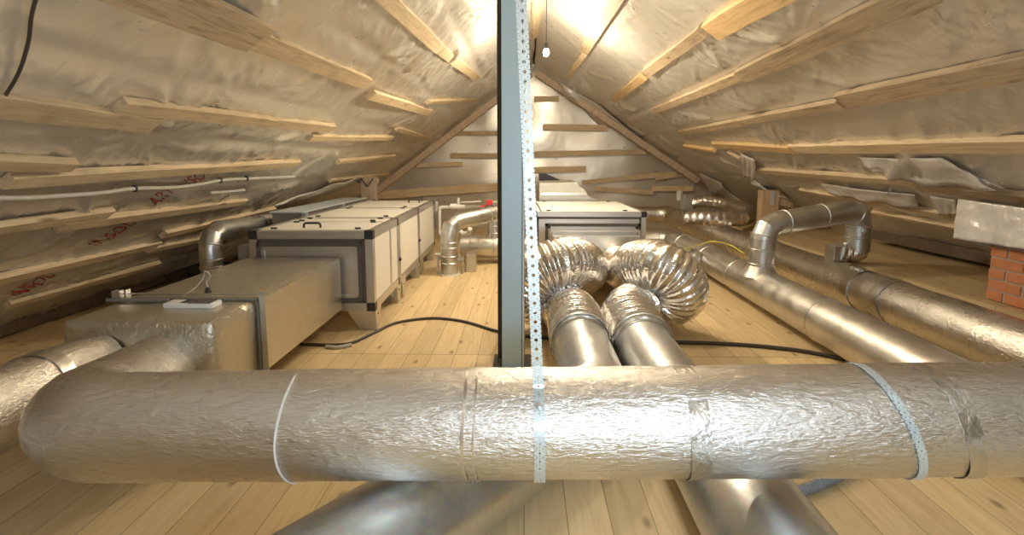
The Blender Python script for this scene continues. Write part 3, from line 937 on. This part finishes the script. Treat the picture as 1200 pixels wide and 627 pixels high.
# front face plate with gasket and flange towards the rectangular duct
def front_face(th, W, H, zb, t, fl):
    obj('front_panel', newbox(t, W - t, .004, .03, zb + t, zb + H - t), M_alu, th, world=False)
    g = bmesh.new()
    for (a, b, c, d) in ((t, W - t, zb + H - t - .022, zb + H - t), (t, W - t, zb + t, zb + t + .018), (t, t + .02, zb + t, zb + H - t), (W - t - .02, W - t, zb + t, zb + H - t)):
        bx(g, a, b, -.004, .005, c, d, .001)
    obj('door_gasket', g, M_gasket, th, world=False)
    x0, x1, z0, z1 = fl
    g = bmesh.new(); q = .03
    for (a, b, c, d) in ((x0, x1, z1 - q, z1), (x0, x1, z0, z0 + q), (x0, x0 + q, z0, z1), (x1 - q, x1, z0, z1)):
        bx(g, a, b, -.018, .004, c, d, .002)
    obj('flange_gasket', g, M_gasket, th, world=False)
    g = bmesh.new(); q2 = .026
    x0 += q; x1 -= q; z0 += q; z1 -= q
    for (a, b, c, d) in ((x0, x1, z1 - q2, z1), (x0, x1, z0, z0 + q2), (x0, x0 + q2, z0, z1), (x1 - q2, x1, z0, z1)):
        bx(g, a, b, -.010, .004, c, d, .002)
    obj('flange_frame', g, M_alu, th, world=False)
front_face(ah, W1, H1, ZB1, t1, (.06, W1 - .085, ZB1 + .075, ZB1 + H1 - .085))
def foot(parent, W, y, zb, front=True, h=None):
    """folded sheet foot: trapezoid that narrows towards the floor, open underneath"""
    bm = bmesh.new()
    x1 = W - .002; x0 = W - .16
    T = .003
    # side sheet (faces +x)
    pts = [Vector((x1, y + .0, zb)), Vector((x1, y + .19, zb)), Vector((x1, y + .11, 0)), Vector((x1, y + .035, 0))]
    prism(bm, pts, Vector((-T, 0, 0)))
    # front sheet (faces -y)
    pts = [Vector((x0 - .06, y, zb)), Vector((x1, y, zb)), Vector((x1, y + .035, 0)), Vector((x0 + .03, y + .035, 0))]
    prism(bm, pts, Vector((0, T, 0)))
    bx(bm, x0 + .03, x1, y + .035, y + .11, 0, T)
    o = obj('foot', bm, M_alu, parent, world=False)
    bm = bmesh.new(); sweep(bm, [Vector((x1, y + .09, zb - .045)), Vector((x1 + .003, y + .09, zb - .045))], .009, 12)
    None if True else sweep(bm, [Vector((x1 - .07, y + .012, zb - .045)), Vector((x1 - .07, y + .006, zb - .045))], .011, 12)
    obj('foot_hole', bm, M_gasket, parent, world=False)
    bm = bmesh.new()
    pts = [Vector((x1 - .04, y + .06, .01)), Vector((x1 - .04, y + .26, zb - .01)), Vector((x1 - .04, y + .19, zb - .01)), Vector((x1 - .04, y + .04, .05))]
    return o
ah_feet = {}
for yf, gk in ((.01, 0), (.80, .86), (1.02, 0), (1.88, 1.94), (2.10, 0), (2.95, 3.0)): ah_feet[gk] = foot(ah, W1, yf, ZB1)
for yf in (.01, 1.0, 2.0, 2.95):
    obj('foot', newbox(.02, .10, yf, yf + .10, 0, ZB1, .004), M_alu, ah, world=False)
# blue-grey gusset sheets seen under the modules
for yf in (.86, 1.94, 3.0):
    bm = bmesh.new()
    x1 = W1 - .03
    prism(bm, [Vector((x1, yf - .28, ZB1 - .003)), Vector((x1, yf - .02, ZB1 - .003)), Vector((x1, yf - .02, .03))], Vector((-.004, 0, 0)))
    obj('gusset', bm, M_blue_steel, ah_feet[yf], world=False, label='bluish gusset sheet')
obj('side_box', newbox(-.12, -.004, .06, .20, ZB1 + .28, ZB1 + .50, .004), M_grey_frame, ah, world=False)

W2 = 1.19; H2 = .62; ZB2 = .165
XR2 = at(757.5, 260, 5.5).x
ah2 = air_handler('air_handler', 'white-panelled air handling unit right of the steel post, feeding the two flexible ducts', Vector((XR2 - W2, 5.5, 0)), 0, W2, H2, [1.50], .052, ZB2)
front_face(ah2, W2, H2, ZB2, .052, (.14, W2 - .06, ZB2 + .10, ZB2 + H2 - .12))
for yf in (.01, 1.30): foot(ah2, W2, yf, ZB2)
for yf in (.01, 1.38): obj('foot', newbox(.02, .10, yf, yf + .10, 0, ZB2, .004), M_alu, ah2, world=False)
# stub transition to flex ducts
st = thing('duct_transition', 'short flanged sheet-metal box on the front of the second air handler', 'duct', (XR2 - W2 / 2, 5.38, 0))
sx0, sx1 = XR2 - W2 + .20, XR2 - .12
bm = bmesh.new(); bx(bm, sx0, sx1, 5.18, 5.48, .12, .58, .01); obj('box', bm, M_galv, st)
g = bmesh.new()
for (a, b, c, d) in ((sx0 - .02, sx1 + .02, .60, .62), (sx0 - .02, sx1 + .02, .18, .20), (sx0 - .02, sx0, .20, .60), (sx1, sx1 + .02, .20, .60)): bx(g, a, b, 5.30, 5.33, c, d, .002)
obj('flange', g, M_alu, st)

# ------------------------------------------------------------------ rigid round ducts in the middle + flex
RP = .157; RQ = .172; XA = .350; XC = .728
def duct_obj(name, label, pts, r, mat, seams=(), seg=40, base=None, group=None, parts=None, **k):
    th = thing(name, label, 'duct', base or (pts[0].x, pts[0].y, 0), 0, group)
    bm = bmesh.new(); sweep(bm, pts, r, seg, seams=seams, **k)
    obj('duct_pipe', bm, mat, th, smooth=17); return th
YE = 3.62; YP = 3.22   # pipe far end
Q1 = onz(460, 626, .18); Q0 = onz(548, 566, .18)
cor = Q0 + (Q1 - Q0) * ((XA - Q0.x) / (Q1.x - Q0.x))
p1 = duct_obj('round_duct', 'galvanised round duct fed by the left flexible duct, turning left beneath the foreground duct',
     fillet([Vector((XA, YP, .18)), cor, cor + (Q1 - cor).normalized() * 2.4], .2, 4), RQ, M_galv, seams=(.04, .07, .9))
p2 = duct_obj('round_duct', 'galvanised round duct fed by the right flexible duct, running straight to the bottom edge',
     [Vector((XC, YP - .02, .18)), Vector((XC, 2.7, .18)), Vector((XC, 1.9, .18)), Vector((XC, .2, .18))], RQ, M_galv, seams=(.04, .09, 2.2))

def flex(label, pts, r, group, ds=.0052, pitch=.038):
    P = resample(catmull(pts, 14), ds)
    def rf(s, a, L):
        ph = (s / pitch) % 1.0
        saw = min(1, abs(ph - .5) * 2.4)
        return r + .017 * (1 - saw ** 1.2) - .006 + .003 * noise.noise(Vector((s * 22, math.cos(a) * 5, math.sin(a) * 5))) + .0015 * noise.noise(Vector((s * 60, math.cos(a) * 14, math.sin(a) * 14)))
    th = thing('flexible_duct', label, 'duct', (pts[-1][0], pts[-1][1], 0), 0, group)
    bm = bmesh.new(); sweep(bm, P, r, 72, rfun=rf)
    obj('corrugated_hose', bm, M_flex, th, smooth=70)
    return th
RF = .184
A = [Vector(p) for p in ((XA, YP - .05, .19), (XA, YP + .25, .198), (XA, YP + .48, .203), (XA - .06, YE + .27, .205), (.16, YE + .36, .205), (.045, YE + .31, .29), (.04, YE + .24, .40), (.12, YE + .20, .51), (.28, YE + .25, .555), (.44, YE + .50, .50), (.52, YE + .90, .36), (.53, 5.17, .29))]
f1 = flex('shiny corrugated flexible duct looping on the left, nearest the perforated strap', A, RF, None)
B = [Vector(p) for p in ((XC, YP - .07, .19), (XC, YP + .25, .198), (XC + .01, YP + .48, .203), (.82, YE + .29, .205), (.97, YE + .42, .205), (1.12, YE + .38, .24), (1.175, YE + .28, .33), (1.12, YE + .22, .46), (.99, YE + .26, .54), (.89, YE + .52, .49), (.905, YE + .90, .36), (.92, 5.17, .29))]
f2 = flex('shiny corrugated flexible duct looping on the right, fanned out over the floor', B, RF, None)
for th, x in ((f1, XA), (f2, XC)):
    bm = bmesh.new(); ring_band(bm, (x, YP - .055, .188), (0, 1, 0), RF + .008, .02, .003, 40); obj('hose_clamp', bm, M_galv, th, smooth=True)

# ------------------------------------------------------------------ right side ducts
dB_pts = fillet([Vector((1.29, 7.55, .19)), Vector((2.12, 7.5, .20)), Vector((2.09, -1.2, .20))], .28, 4)
dB = duct_obj('round_duct', 'galvanised trunk duct on the right, with branches, nearest the flexible ducts', dB_pts, RP, M_galv_warm, seams=(.35, .62, 1.3, 2.25, 3.1, 4.6, 5.8), base=(2.09, 3, 0))
AR_ = .172
dApts = resample(fillet([Vector((1.32, 9.0, .43)), Vector((2.45, 9.0, .42)), Vector((2.875, 8.1, .22)), Vector((2.875, -1.2, .22))], [.3, .35], 6), .04)
dA = thing('insulated_duct', 'foil-wrapped trunk duct farthest right, running diagonally past the brick chimney', 'duct', (2.875, 3, 0))
M_foil_far = foil_mat('foil_wrap_far', (.76, .73, .68), .28, .3, fine=.42)
obj('duct_wrap', tube(dApts, AR_, 48, rfun=lambda s, a, L: (.125 if s < .9 else (.125 + (AR_ - .125) * min(1, (s - .9) / .3))) + .004 * noise.noise(Vector((s * 3, math.cos(a) * 2, math.sin(a) * 2 + 4)))), M_foil_far, dA, smooth=60)
for yy, wd in ((4.05, .07), (4.45, .10), (6.1, .08)):
    bm = bmesh.new(); ring_band(bm, (2.875, yy, .22), (0, 1, 0), AR_ + .003, wd, .004, 40, .1, .004); obj('foil_tape', bm, M_tape, dA, smooth=True)
# branch from air handler 2 to trunk B
br = duct_obj('branch_duct', 'short galvanised branch joining the second air handler to the right trunk duct', [Vector((XR2 + .012, 5.95, .215)), Vector((1.97, 5.95, .21))], .092, M_galv_warm, seams=(.2, .38, .48))
bm = bmesh.new(); ring_band(bm, (1.925, 5.95, .21), (1, 0, 0), .10, .05, .02, 32); obj('collar', bm, M_galv, br, smooth=True)

# raised exhaust: vertical from trunk B, elbow, across, elbow down
ex0 = at(895, 300, 4.66); ex0.x = 2.09
Yv = 4.66
c1 = at(897, 268, Yv); c1.x = 2.105
c2 = at(1008, 245, 4.95)
RE = .105
e_pts = fillet([Vector((2.09, Yv, .335)), c1 + Vector((0, 0, .03)), c2, Vector((c2.x, c2.y, .48))], [.13, .12], 2)
ex = duct_obj('exhaust_duct', 'raised galvanised pipe rising from the right trunk duct and bending down again at the right', e_pts, RE, M_galv, seams=(.07, .2, .30, .58, .98, 1.36, 1.50, 1.6), seg=36)
bm = bmesh.new()
def saddle(s, a, L): return RE + .05 * max(0, 1 - s / .06)
sweep(bm, [Vector((2.09, Yv, .30)), Vector((2.09, Yv, .33)), Vector((2.09, Yv, .36)), Vector((2.09, Yv, .40))], RE, 32, rfun=lambda s, a, L: RE + .055 * max(0, 1 - s / .09))
obj('saddle', bm, M_galv_warm, ex, smooth=True)
obj('damper_knob', tube([Vector((c2.x - .02, c2.y - RE + .002, .68)), Vector((c2.x - .02, c2.y - RE - .012, .68)), Vector((c2.x - .02, c2.y - RE - .0121, .68)), Vector((c2.x - .02, c2.y - RE - .02, .68))], .02, 14, rfun=lambda s, a, L: .022 if s < .0141 else .01), M_strap, ex, smooth=True)
# foil elbow and box at its foot
fe = thing('foil_elbow', 'small crumpled foil elbow and box on the trunk duct beneath the raised exhaust pipe', 'duct', (2.93, 4.95, .39))
bm = bmesh.new()
Pe = resample(catmull([Vector((c2.x, c2.y, .55)), Vector((c2.x, c2.y, .475)), Vector((c2.x - .05, c2.y, .46)), Vector((2.93, 4.95, .475))], 8), .01)
sweep(bm, Pe, .09, 32, rfun=lambda s, a, L: .095 + .004 * math.sin(s * 260) + .006 * noise.noise(Vector((s * 20, math.cos(a) * 3, math.sin(a) * 3))))
obj('flex_elbow', bm, M_foil_crumple, fe, smooth=60)
bm = bmesh.new(); bx(bm, 2.85, 2.97, 4.88, 5.03, .392, .53, .006); obj('connection_box', bm, M_galv_warm, fe)

# yellow-green earth wire
yw = catmull([at(781, 292, 6.0), at(806, 291, 5.7), at(822, 286, 5.4), at(836, 283, 5.25), at(855, 287, 5.2), at(872, 297, 5.0)], 8)
setp(obj('earth_wire', tube(yw, .0055, 8), M_yellow, smooth=True, base=yw[0]), 'thin yellow-green earth wire draped over the right trunk duct', 'wire')

# far insulated flexible U
fu = thing('insulated_flex_duct', 'far U-shaped insulated flexible duct lying by the right eave', 'duct', at(850, 262, 8.0))
U = [at(812, 238, 8.9), at(828, 236, 8.8), at(848, 239, 8.6), at(868, 243, 8.3), at(880, 250, 7.9), at(868, 256, 7.35), at(840, 256, 7.2), at(800, 255, 7.3)]
bm = bmesh.new(); sweep(bm, resample(catmull(U, 10), .025), .12, 28, rfun=lambda s, a, L: .10 + .008 * math.sin(s * 70) * (1 if s < .5 or s > 1.4 else .3) + .012 * noise.noise(Vector((s * 6, math.cos(a) * 2, math.sin(a) * 2))))
obj('flex_wrap', bm, M_foil_crumple, fu, smooth=60)
bm = bmesh.new(); q = at(812, 238, 8.95); bx(bm, q.x - .18, q.x - .02, 8.85, 9.05, q.z - .13, q.z + .15, .005); obj('connection_box', bm, M_galv, fu)
bm = bmesh.new(); q = at(797, 222, 8.98)
cl = at(786, 233, 9.2)
setp(obj('bright_coupling', newbox(at(793, 233, 9.3).x, at(798, 233, 9.3).x, 9.25, 9.32, at(795, 235, 9.3).z, at(795, 224, 9.3).z, .004), M_white, base=at(795, 235, 9.3)), 'small bright vertical coupling standing at the far right near the gable', 'fitting')

# right bracket post
def bracket_post(label, px0, px1, pyt, Y, zb, mat, plate=None, arm=None):
    a = at(px0, 250, Y); b = at(px1, 250, Y); zt = at(px0, pyt, Y).z
    th = thing('bracket_post', label, 'post', ((a.x + b.x) / 2, Y + .08, zb))
    obj('post_timber', newbox(a.x, b.x, Y, Y + .14, zb, zt, .004), mat, th)
    return th, a.x, b.x, zt
rp, ax_, bx_, zt_ = bracket_post('short wooden post with a steel plate under the right slope behind the raised exhaust', 892, 912, 223, 7.2, DZ, wood_mat('post_pine', (.60, .44, .28), (.40, .26, .15), 'Z'))
obj('steel_plate', newbox(ax_ + .11, ax_ + .17, 7.192, 7.2, .72, zt_ - .01), M_strap, rp)
bm = bmesh.new(); prism(bm, [Vector((bx_, 7.22, zt_ - .01)), Vector((bx_ + .20, 7.22, zt_ - .18)), Vector((bx_ + .20, 7.22, zt_ - .24)), Vector((bx_, 7.22, zt_ - .20))], Vector((0, .04, 0)))
obj('brace', bm, M_wood_old, rp)
lp_, ax_, bx_, zt_ = bracket_post('pale wooden post with a steel V bracket behind the left air handler', 424, 440, 207, 7.55, 0, M_wood_old)
bm = bmesh.new()
for s in (-1, 1):
    c = (ax_ + bx_) / 2
    prism(bm, [Vector((c + s * .09 - .01, 7.54, zt_ - .02)), Vector((c + s * .09 + .01, 7.54, zt_ - .02)), Vector((c + .01, 7.54, zt_ - .14)), Vector((c - .01, 7.54, zt_ - .14))], Vector((0, -.006, 0)))
obj('v_bracket', bm, M_gasket, lp_)
obj('cap_beam', newbox(ax_ - .10, bx_ + .01, 7.70, 7.76, zt_ - .10, zt_ - .03, .004), M_wood_old, lp_)

# brick chimney
CX = 3.20; CY = 3.16
ch = thing('brick_chimney', 'red brick chimney at the right edge, rising behind the foil trunk duct', 'chimney', (CX + .3, CY + .25, .0))
obj('mortar_core', newbox(CX + .006, CX + .34, CY + .006, CY + .5, .365, .80, 0), M_mortar, ch)
z = DZ; row = 0; bb = bmesh.new()
while z < .74:
    off = 0 if row % 2 == 0 else -.13
    x = CX + off
    while x < CX + .34:
        a = max(x, CX) + .004; b = min(x + .25, CX + .346) - .006
        if b - a > .03: bx(bb, a, b, CY - .002 + random.uniform(-.002, .003), CY + .12, z + .005, z + .068, .004)
        x += .26
    y = CY + (-.005 if row % 2 else .12)
    while y < CY + .48:
        bx(bb, CX - .002, CX + .11, max(y, CY + .13), min(y + .24, CY + .5), z + .005, z + .068, .004); y += .26
    z += .075; row += 1
cb = obj('brickwork', bb, M_brick, ch)
# wrapped film around chimney head
WX = 3.13
def onx(px, py, X):
    d = ray(px, py); return CP + d * (X / d.x)
wt = onx(1122, 233, WX); wb = onx(1118, 279, WX); nt_ = onx(1235, 248, WX); nb_ = onx(1235, 297, WX)
bm = bmesh.new(); nU, nV = 40, 18; g = []
for i in range(-6, nU + 1):
    r = []
    for j in range(nV + 1):
        t = max(0, i) / nU
        p = wt.lerp(nt_, t).lerp(wb.lerp(nb_, t), j / nV)
        p.x += .012 * noise.noise(p * 6) + .008 * noise.noise(p * 17) - .02 * (j / nV) * (.5 + .5 * math.sin(i * .3))
        if i < 0:
            p.x += -i * .05; p.y += .012 * i * math.sin(j * .4) * .3; p.z -= -i * .012
        r.append(bm.verts.new(p))
    g.append(r)
for i in range(len(g) - 1):
    for j in range(nV): bm.faces.new((g[i][j], g[i + 1][j], g[i + 1][j + 1], g[i][j + 1]))
wf = obj('wrapped_film', bm, M_sheet, smooth=70, base=wb)
md = wf.modifiers.new('thick', 'SOLIDIFY'); md.thickness = .003
setp(wf, 'shiny film wrapped round the head of the brick chimney', 'film')
eb = at(1080, 288, 5.6)
board('eave_beam', Vector((4.10, 3.3, DZ + .055)), Vector((4.10, 6.2, DZ + .055)), Vector((0, 0, 1)), .12, .11, M_wood_dark, 'dark timber beam along the right eave behind the chimney', 'beam')
bd = board('eave_beam', Vector((-3.92, .6, .02)), Vector((-3.92, 9.6, .02)), Vector((0, 0, 1)), .14, .12, M_wood_dark, 'dark timber beam along the foot of the left slope', 'beam', wane=.03)
for k, (px, py, l) in enumerate(((196, 322, 'clump of dark insulation scraps by the left eave'),)):
    q = onz(px, py + 10, .0) + Vector((.42, 0, 0)); bm = bmesh.new()
    bmesh.ops.create_icosphere(bm, subdivisions=4, radius=.16)
    for v in bm.verts:
        v.co = Vector((v.co.x * 1.2, v.co.y * 2.4, v.co.z * .7)) * (1 + .6 * noise.noise(v.co * 9)) + q + Vector((0, 0, .1))
        v.co.z = max(.002, v.co.z)
    setp(obj('insulation_scraps', bm, M_rockwool, base=q), l, 'insulation', kind='stuff')

# ------------------------------------------------------------------ left small elbow duct
le_c = at(245, 272, 4.25)
lx = le_c.x
lpts = fillet([Vector((lx, 4.25, .0)), Vector((lx, 4.25, le_c.z)), at(306, 262, 5.2)], .13, 2)
le = duct_obj('elbow_duct', 'small galvanised duct rising from the floor behind the rectangular duct and bending back', lpts, .085, M_galv, seams=(.38, .44, .5, .62), seg=32)
q0 = lpts[-1]; q1 = q0 + (lpts[-1] - lpts[-2]).normalized() * .35
obj('crimped_sleeve', tube(resample([q0 - Vector((0, .02, 0)), q1], .008), .09, 28, rfun=lambda s, a, L: .086 + .006 * math.sin(s * 150)), M_foil_crumple, le, smooth=60)
# metal casing left of the air handler
mcx = thing('metal_casing', 'low grey sheet-metal casing along the far left of the air handler', 'casing', (-2.35, 6.1, 0))
obj('casing_body', newbox(-2.50, -2.20, 5.15, 7.25, .0, .80, .006), M_grey_frame, mcx)
obj('lid', newbox(-2.52, -2.18, 5.13, 7.27, .80, .815, .004), M_strap, mcx)
for yy in (5.2, 6.3): obj('upright', newbox(-2.198, -2.17, yy, yy + .03, .1, .80, .002), M_strap, mcx)

# ------------------------------------------------------------------ centre pipes behind the first air handler
Yc = 6.1
vb = onz(527, 322, .0)
cx_, cy_ = vb.x, vb.y
ctop = at(529, 262, cy_); ctop.x = cx_
cend = at(581, 249, cy_ + .45)
cp = duct_obj('exhaust_duct', 'galvanised elbow pipe standing on the floor between the left air handler and the steel post',
      fillet([Vector((cx_, cy_, .02)), ctop, cend], .14, 2), .098, M_galv, seams=(.12, .2, .3, .36, .62, 1.1, 1.16), seg=36)
bm = bmesh.new(); ring_band(bm, (cx_, cy_, .012), (0, 0, 1), .108, .02, .008, 36); obj('base_ring', bm, M_white, cp, smooth=True)
obj('damper_knob', tube([Vector((cx_ - .10, cy_ - .02, .25)), Vector((cx_ - .16, cy_ - .03, .25))], .014, 10), M_strap, cp, smooth=True)
bm = bmesh.new()
for s in (-1, 1): bx(bm, cx_ + s * .15 - .008, cx_ + s * .15 + .008, cy_ + .06, cy_ + .12, 0, .20, .002)
bx(bm, cx_ - .158, cx_ + .158, cy_ + .118, cy_ + .126, .15, .20)
obj('support_bracket', bm, M_galv, cp)
db = thing('connection_box', 'small grey metal box on the floor right of the standing elbow pipe', 'box', (cx_ + .23, cy_ + .25, 0))
obj('housing', newbox(cx_ + .17, cx_ + .29, cy_ + .16, cy_ + .32, .0, .22, .006), M_galv_warm, db)
obj('cover_plate', newbox(cx_ + .18, cx_ + .28, cy_ + .154, cy_ + .16, .02, .20, .002), M_galv, db)
lowY = cy_ + .75
zl = at(560, 289, lowY).z
xt = at(580, 289, lowY).x
lw = duct_obj('round_duct', 'horizontal galvanised duct on the floor passing behind the steel post', [Vector((cx_ + .05, lowY, zl)), Vector((xt, lowY, zl)), Vector((.10, lowY, zl))], .145, M_galv_warm, seams=(.12, .22, .42))
tz = at(580, 259, lowY).z
ta = thing('tee_duct', 'short vertical galvanised tee rising from the horizontal duct beside the post', 'duct', (xt, lowY, zl + .12))
obj('duct_pipe', tube([Vector((xt, lowY, zl + .12)), Vector((xt, lowY, (zl + tz) / 2 + .08)), Vector((xt, lowY, tz))], .088, 30, seams=(.06, .15, .22)), M_galv, ta, smooth=35)
# plastic plumbing
pp = thing('water_pipe', 'white plastic water pipe with valve along the wall behind the standing elbow pipe', 'pipe', at(517, 275, 7.3))
obj('pipe_run', tube(fillet([at(515, 275, 7.4), at(515, 243, 7.4), at(563, 241.5, 7.4)], .03, 5), .024, 14), M_white, pp, smooth=True)
obj('valve_body', tube([at(528, 242, 7.36), at(545, 242, 7.36)], .040, 14), M_white, pp, smooth=True)
obj('valve_stem', tube([at(537, 240, 7.36), at(537, 232, 7.36)], .018, 12), M_white, pp, smooth=True)
obj('valve_lever', tube([at(540, 237.5, 7.33), at(564, 236.5, 7.33)], .022, 8), M_alu, pp, smooth=True)
q = at(537, 271, 7.3)
setp(obj('drain_pipe', tube(fillet([at(538, 270, 7.3), at(543, 274, 7.3), at(550, 272.5, 7.25), at(551, 268, 7.2)], .03, 4), .032, 14), M_white, smooth=True, base=q), 'short white drain pipe stub below the shoulder of the standing elbow pipe', 'pipe')
rv = thing('valve', 'red-handled valve just left of the steel post', 'valve', at(573, 243, 7.1))
obj('handle', newbox(at(570, 239, 7.1).x, at(577, 239, 7.1).x, 7.08, 7.14, at(573, 241, 7.1).z, at(573, 234.5, 7.1).z, .01), M_red, rv)
obj('body', tube([at(563, 243, 7.15), at(583, 242, 7.15)], .026, 12), M_red, rv, smooth=True)
setp(obj('grey_pipe', tube([at(577, 237, 7.4), at(600, 238, 7.4)], .02, 12), M_conduit, smooth=True, base=at(577, 237, 7.4)), 'grey pipe leading from the red valve behind the steel post', 'pipe')
setp(obj('supply_pipe', tube(fillet([at(511, 236, 7.5), at(511, 268, 7.5)], .03, 4), .028, 12), M_conduit, smooth=True, base=at(511, 268, 7.5)), 'short grey pipe against the far end of the left air handler', 'pipe')

# foil box on top behind second air handler
fb = thing('insulated_box', 'foil-wrapped insulated box with a sloped end behind the top of the second air handler', 'duct', at(665, 240, 7.15))
Yf = 7.12
pl = [at(632, 262, Yf), at(632, 214.5, Yf), at(676, 213.5, Yf), at(679, 219, Yf), at(685, 222, Yf), at(690, 230, Yf), at(704, 237, Yf), at(706, 262, Yf)]
for p in pl: p.y = Yf
bm = bmesh.new(); prism(bm, pl, Vector((0, .9, 0))); obj('foil_cover', bm, M_foil_smooth, fb)
obj('foil_lap', newbox(pl[0].x + .01, pl[5].x - .02, Yf - .02, Yf, at(650, 229, Yf).z, at(650, 226, Yf).z, .005), M_foil_crumple, fb)
bq = at(632, 216, 8.4)
bm = bmesh.new(); prism(bm, [at(632, 222, 8.4), at(632, 203.5, 8.4), at(640, 203.5, 8.4), at(661, 213, 8.4), at(661, 222, 8.4)], Vector((0, .35, 0)))
setp(obj('black_panel', bm, M_black, base=bq), 'black wedge-shaped panel standing above the foil-wrapped box', 'panel')

# ------------------------------------------------------------------ cables
def cable(name, pix, r, mat, label, z=None, zc=None, n=10):
    pts = catmull([onz(x, y, r if z is None else z) for x, y in pix], n)
    bm = tube(pts, r, 10); setp(obj(name, bm, mat, smooth=True, base=pts[0]), label, 'cable')
cable('floor_cable', [(352, 403), (372, 404), (395, 404), (414, 401), (436, 391), (462, 379), (490, 374), (515, 373), (545, 377), (575, 386), (592, 390)], .011, M_cable, 'dark cable curving over the floorboards from the rectangular duct to the post')
cable('cable_sleeve', [(382, 406), (396, 407), (412, 404)], .013, M_conduit, 'pale end sleeve of cable under the left air handler')
cable('floor_cable', [(616, 394), (640, 396), (660, 397)], .013, M_cable, 'short stretch of dark cable between the strap and the left round duct')
cable('floor_cable', [(788, 401), (830, 402), (870, 404), (905, 407), (945, 412), (990, 421)], .014, M_cable, 'dark cable on the floor from the right round duct to the trunk duct')
hp = [onz(x, y, .022) for x, y in ((918, 580), (942, 574), (968, 564), (992, 552), (1010, 538))]
P = resample(catmull(hp, 10), .0035)
setp(obj('ribbed_hose', tube(P, .02, 16, rfun=lambda s, a, L: .020 + .002 * math.sin(s * 2 * PI / .009)), M_hose, smooth=True, base=hp[0]), 'grey ribbed hose lying on the floor below the right end of the foreground duct', 'hose')

def roof_cable(name, pix, r, mat, label, off=.05, cat='cable', clips=()):
    pts = catmull([onroof(x, y, off)[0] for x, y in pix], 8)
    th = thing(name, label, cat, pts[0])
    obj('cable_run', tube(pts, r, 10), mat, th, smooth=True)
    for (x, y) in clips:
        q = onroof(x, y, off)[0]
        obj('clip', newbox(q.x - .014, q.x + .014, q.y - .01, q.y + .01, q.z - .02, q.z + .02, .003), M_black, th)
roof_cable('conduit', [(-12, 232), (30, 232), (80, 229), (120, 226), (158, 221), (200, 220), (235, 216), (262, 211), (300, 209), (345, 207)], .013, M_conduit, 'long grey conduit clipped along the film of the left slope', .05, 'conduit', clips=((158, 221), (258, 211.5), (289, 209)))
roof_cable('conduit', [(246, 226), (262, 225), (286, 223)], .012, M_conduit, 'short second grey conduit just below the long one', .05, 'conduit')
roof_cable('loose_cable', [(44, -8), (37, 18), (33, 50), (22, 85), (4, 116)], .006, M_cable, 'thin black cable hanging down the film in the top left corner', .03)

# ------------------------------------------------------------------ lights
def bulb(px, py, Y, label, watts, color, loc=None):
    q = loc or at(px, py, Y)
    th = thing('light_bulb', label, 'bulb', q)
    bm = bmesh.new(); bmesh.ops.create_uvsphere(bm, u_segments=20, v_segments=12, radius=.032)
    for v in bm.verts:
        v.co.z *= 1.15 if v.co.z < 0 else 1.5
        v.co += q
    m, nt, b = new_mat('bulb_glow'); b.inputs['Emission Color'].default_value = (1, .86, .62, 1); b.inputs['Emission Strength'].default_value = 60
    o = obj('glass', bm, m, th, smooth=True); o.visible_shadow = True
    ld = bpy.data.lights.new('bulb_light', 'POINT'); ld.energy = watts; ld.color = color; ld.shadow_soft_size = .05
    lo = bpy.data.objects.new('bulb_light', ld); COL.objects.link(lo); lo.location = q - Vector((0, .0, .075))
    zt = roofz(q.x) - .03
    obj('socket', tube([q + Vector((0, 0, .04)), q + Vector((0, 0, .10))], .02, 14), M_black, th, smooth=True)
    if zt > q.z + .1: obj('cord', tube([q + Vector((0, 0, .10)), Vector((q.x, q.y, zt))], .004, 8), M_black, th)
WARM = (1.0, .86, .64)
bulb(640, 62, 5.7, 'bare glowing light bulb near the ridge right of the post', 120, WARM)
def lamp(loc, watts, color, size, name='work_light'):
    ld = bpy.data.lights.new(name, 'POINT'); ld.energy = watts; ld.color = color; ld.shadow_soft_size = size
    lo = bpy.data.objects.new(name, ld); COL.objects.link(lo); lo.location = loc; return lo
lamp((.4, 3.8, 2.4), 34, WARM, .08, 'ridge_light_near')
lamp((.7, -1.2, 2.1), 24, (1.0, .91, .77), .15, 'fill_light_behind')  # added unseen fill behind the camera, flattens the frontal lighting
lamp((.5, -.05, 1.10), 62, (.66, .84, 1.0), .10, 'work_light')
w = bpy.data.worlds.new('world'); bpy.context.scene.world = w; w.use_nodes = True
w.node_tree.nodes['Background'].inputs[0].default_value = (1, .85, .65, 1); w.node_tree.nodes['Background'].inputs[1].default_value = .3
sc = bpy.context.scene
sc.view_settings.view_transform = 'Standard'; sc.view_settings.look = 'None'; sc.view_settings.gamma = 1
sc.view_settings.use_curve_mapping = False; sc.view_settings.exposure = 0.15
sc.cycles.max_bounces = 10; sc.cycles.glossy_bounces = 6; sc.cycles.diffuse_bounces = 6
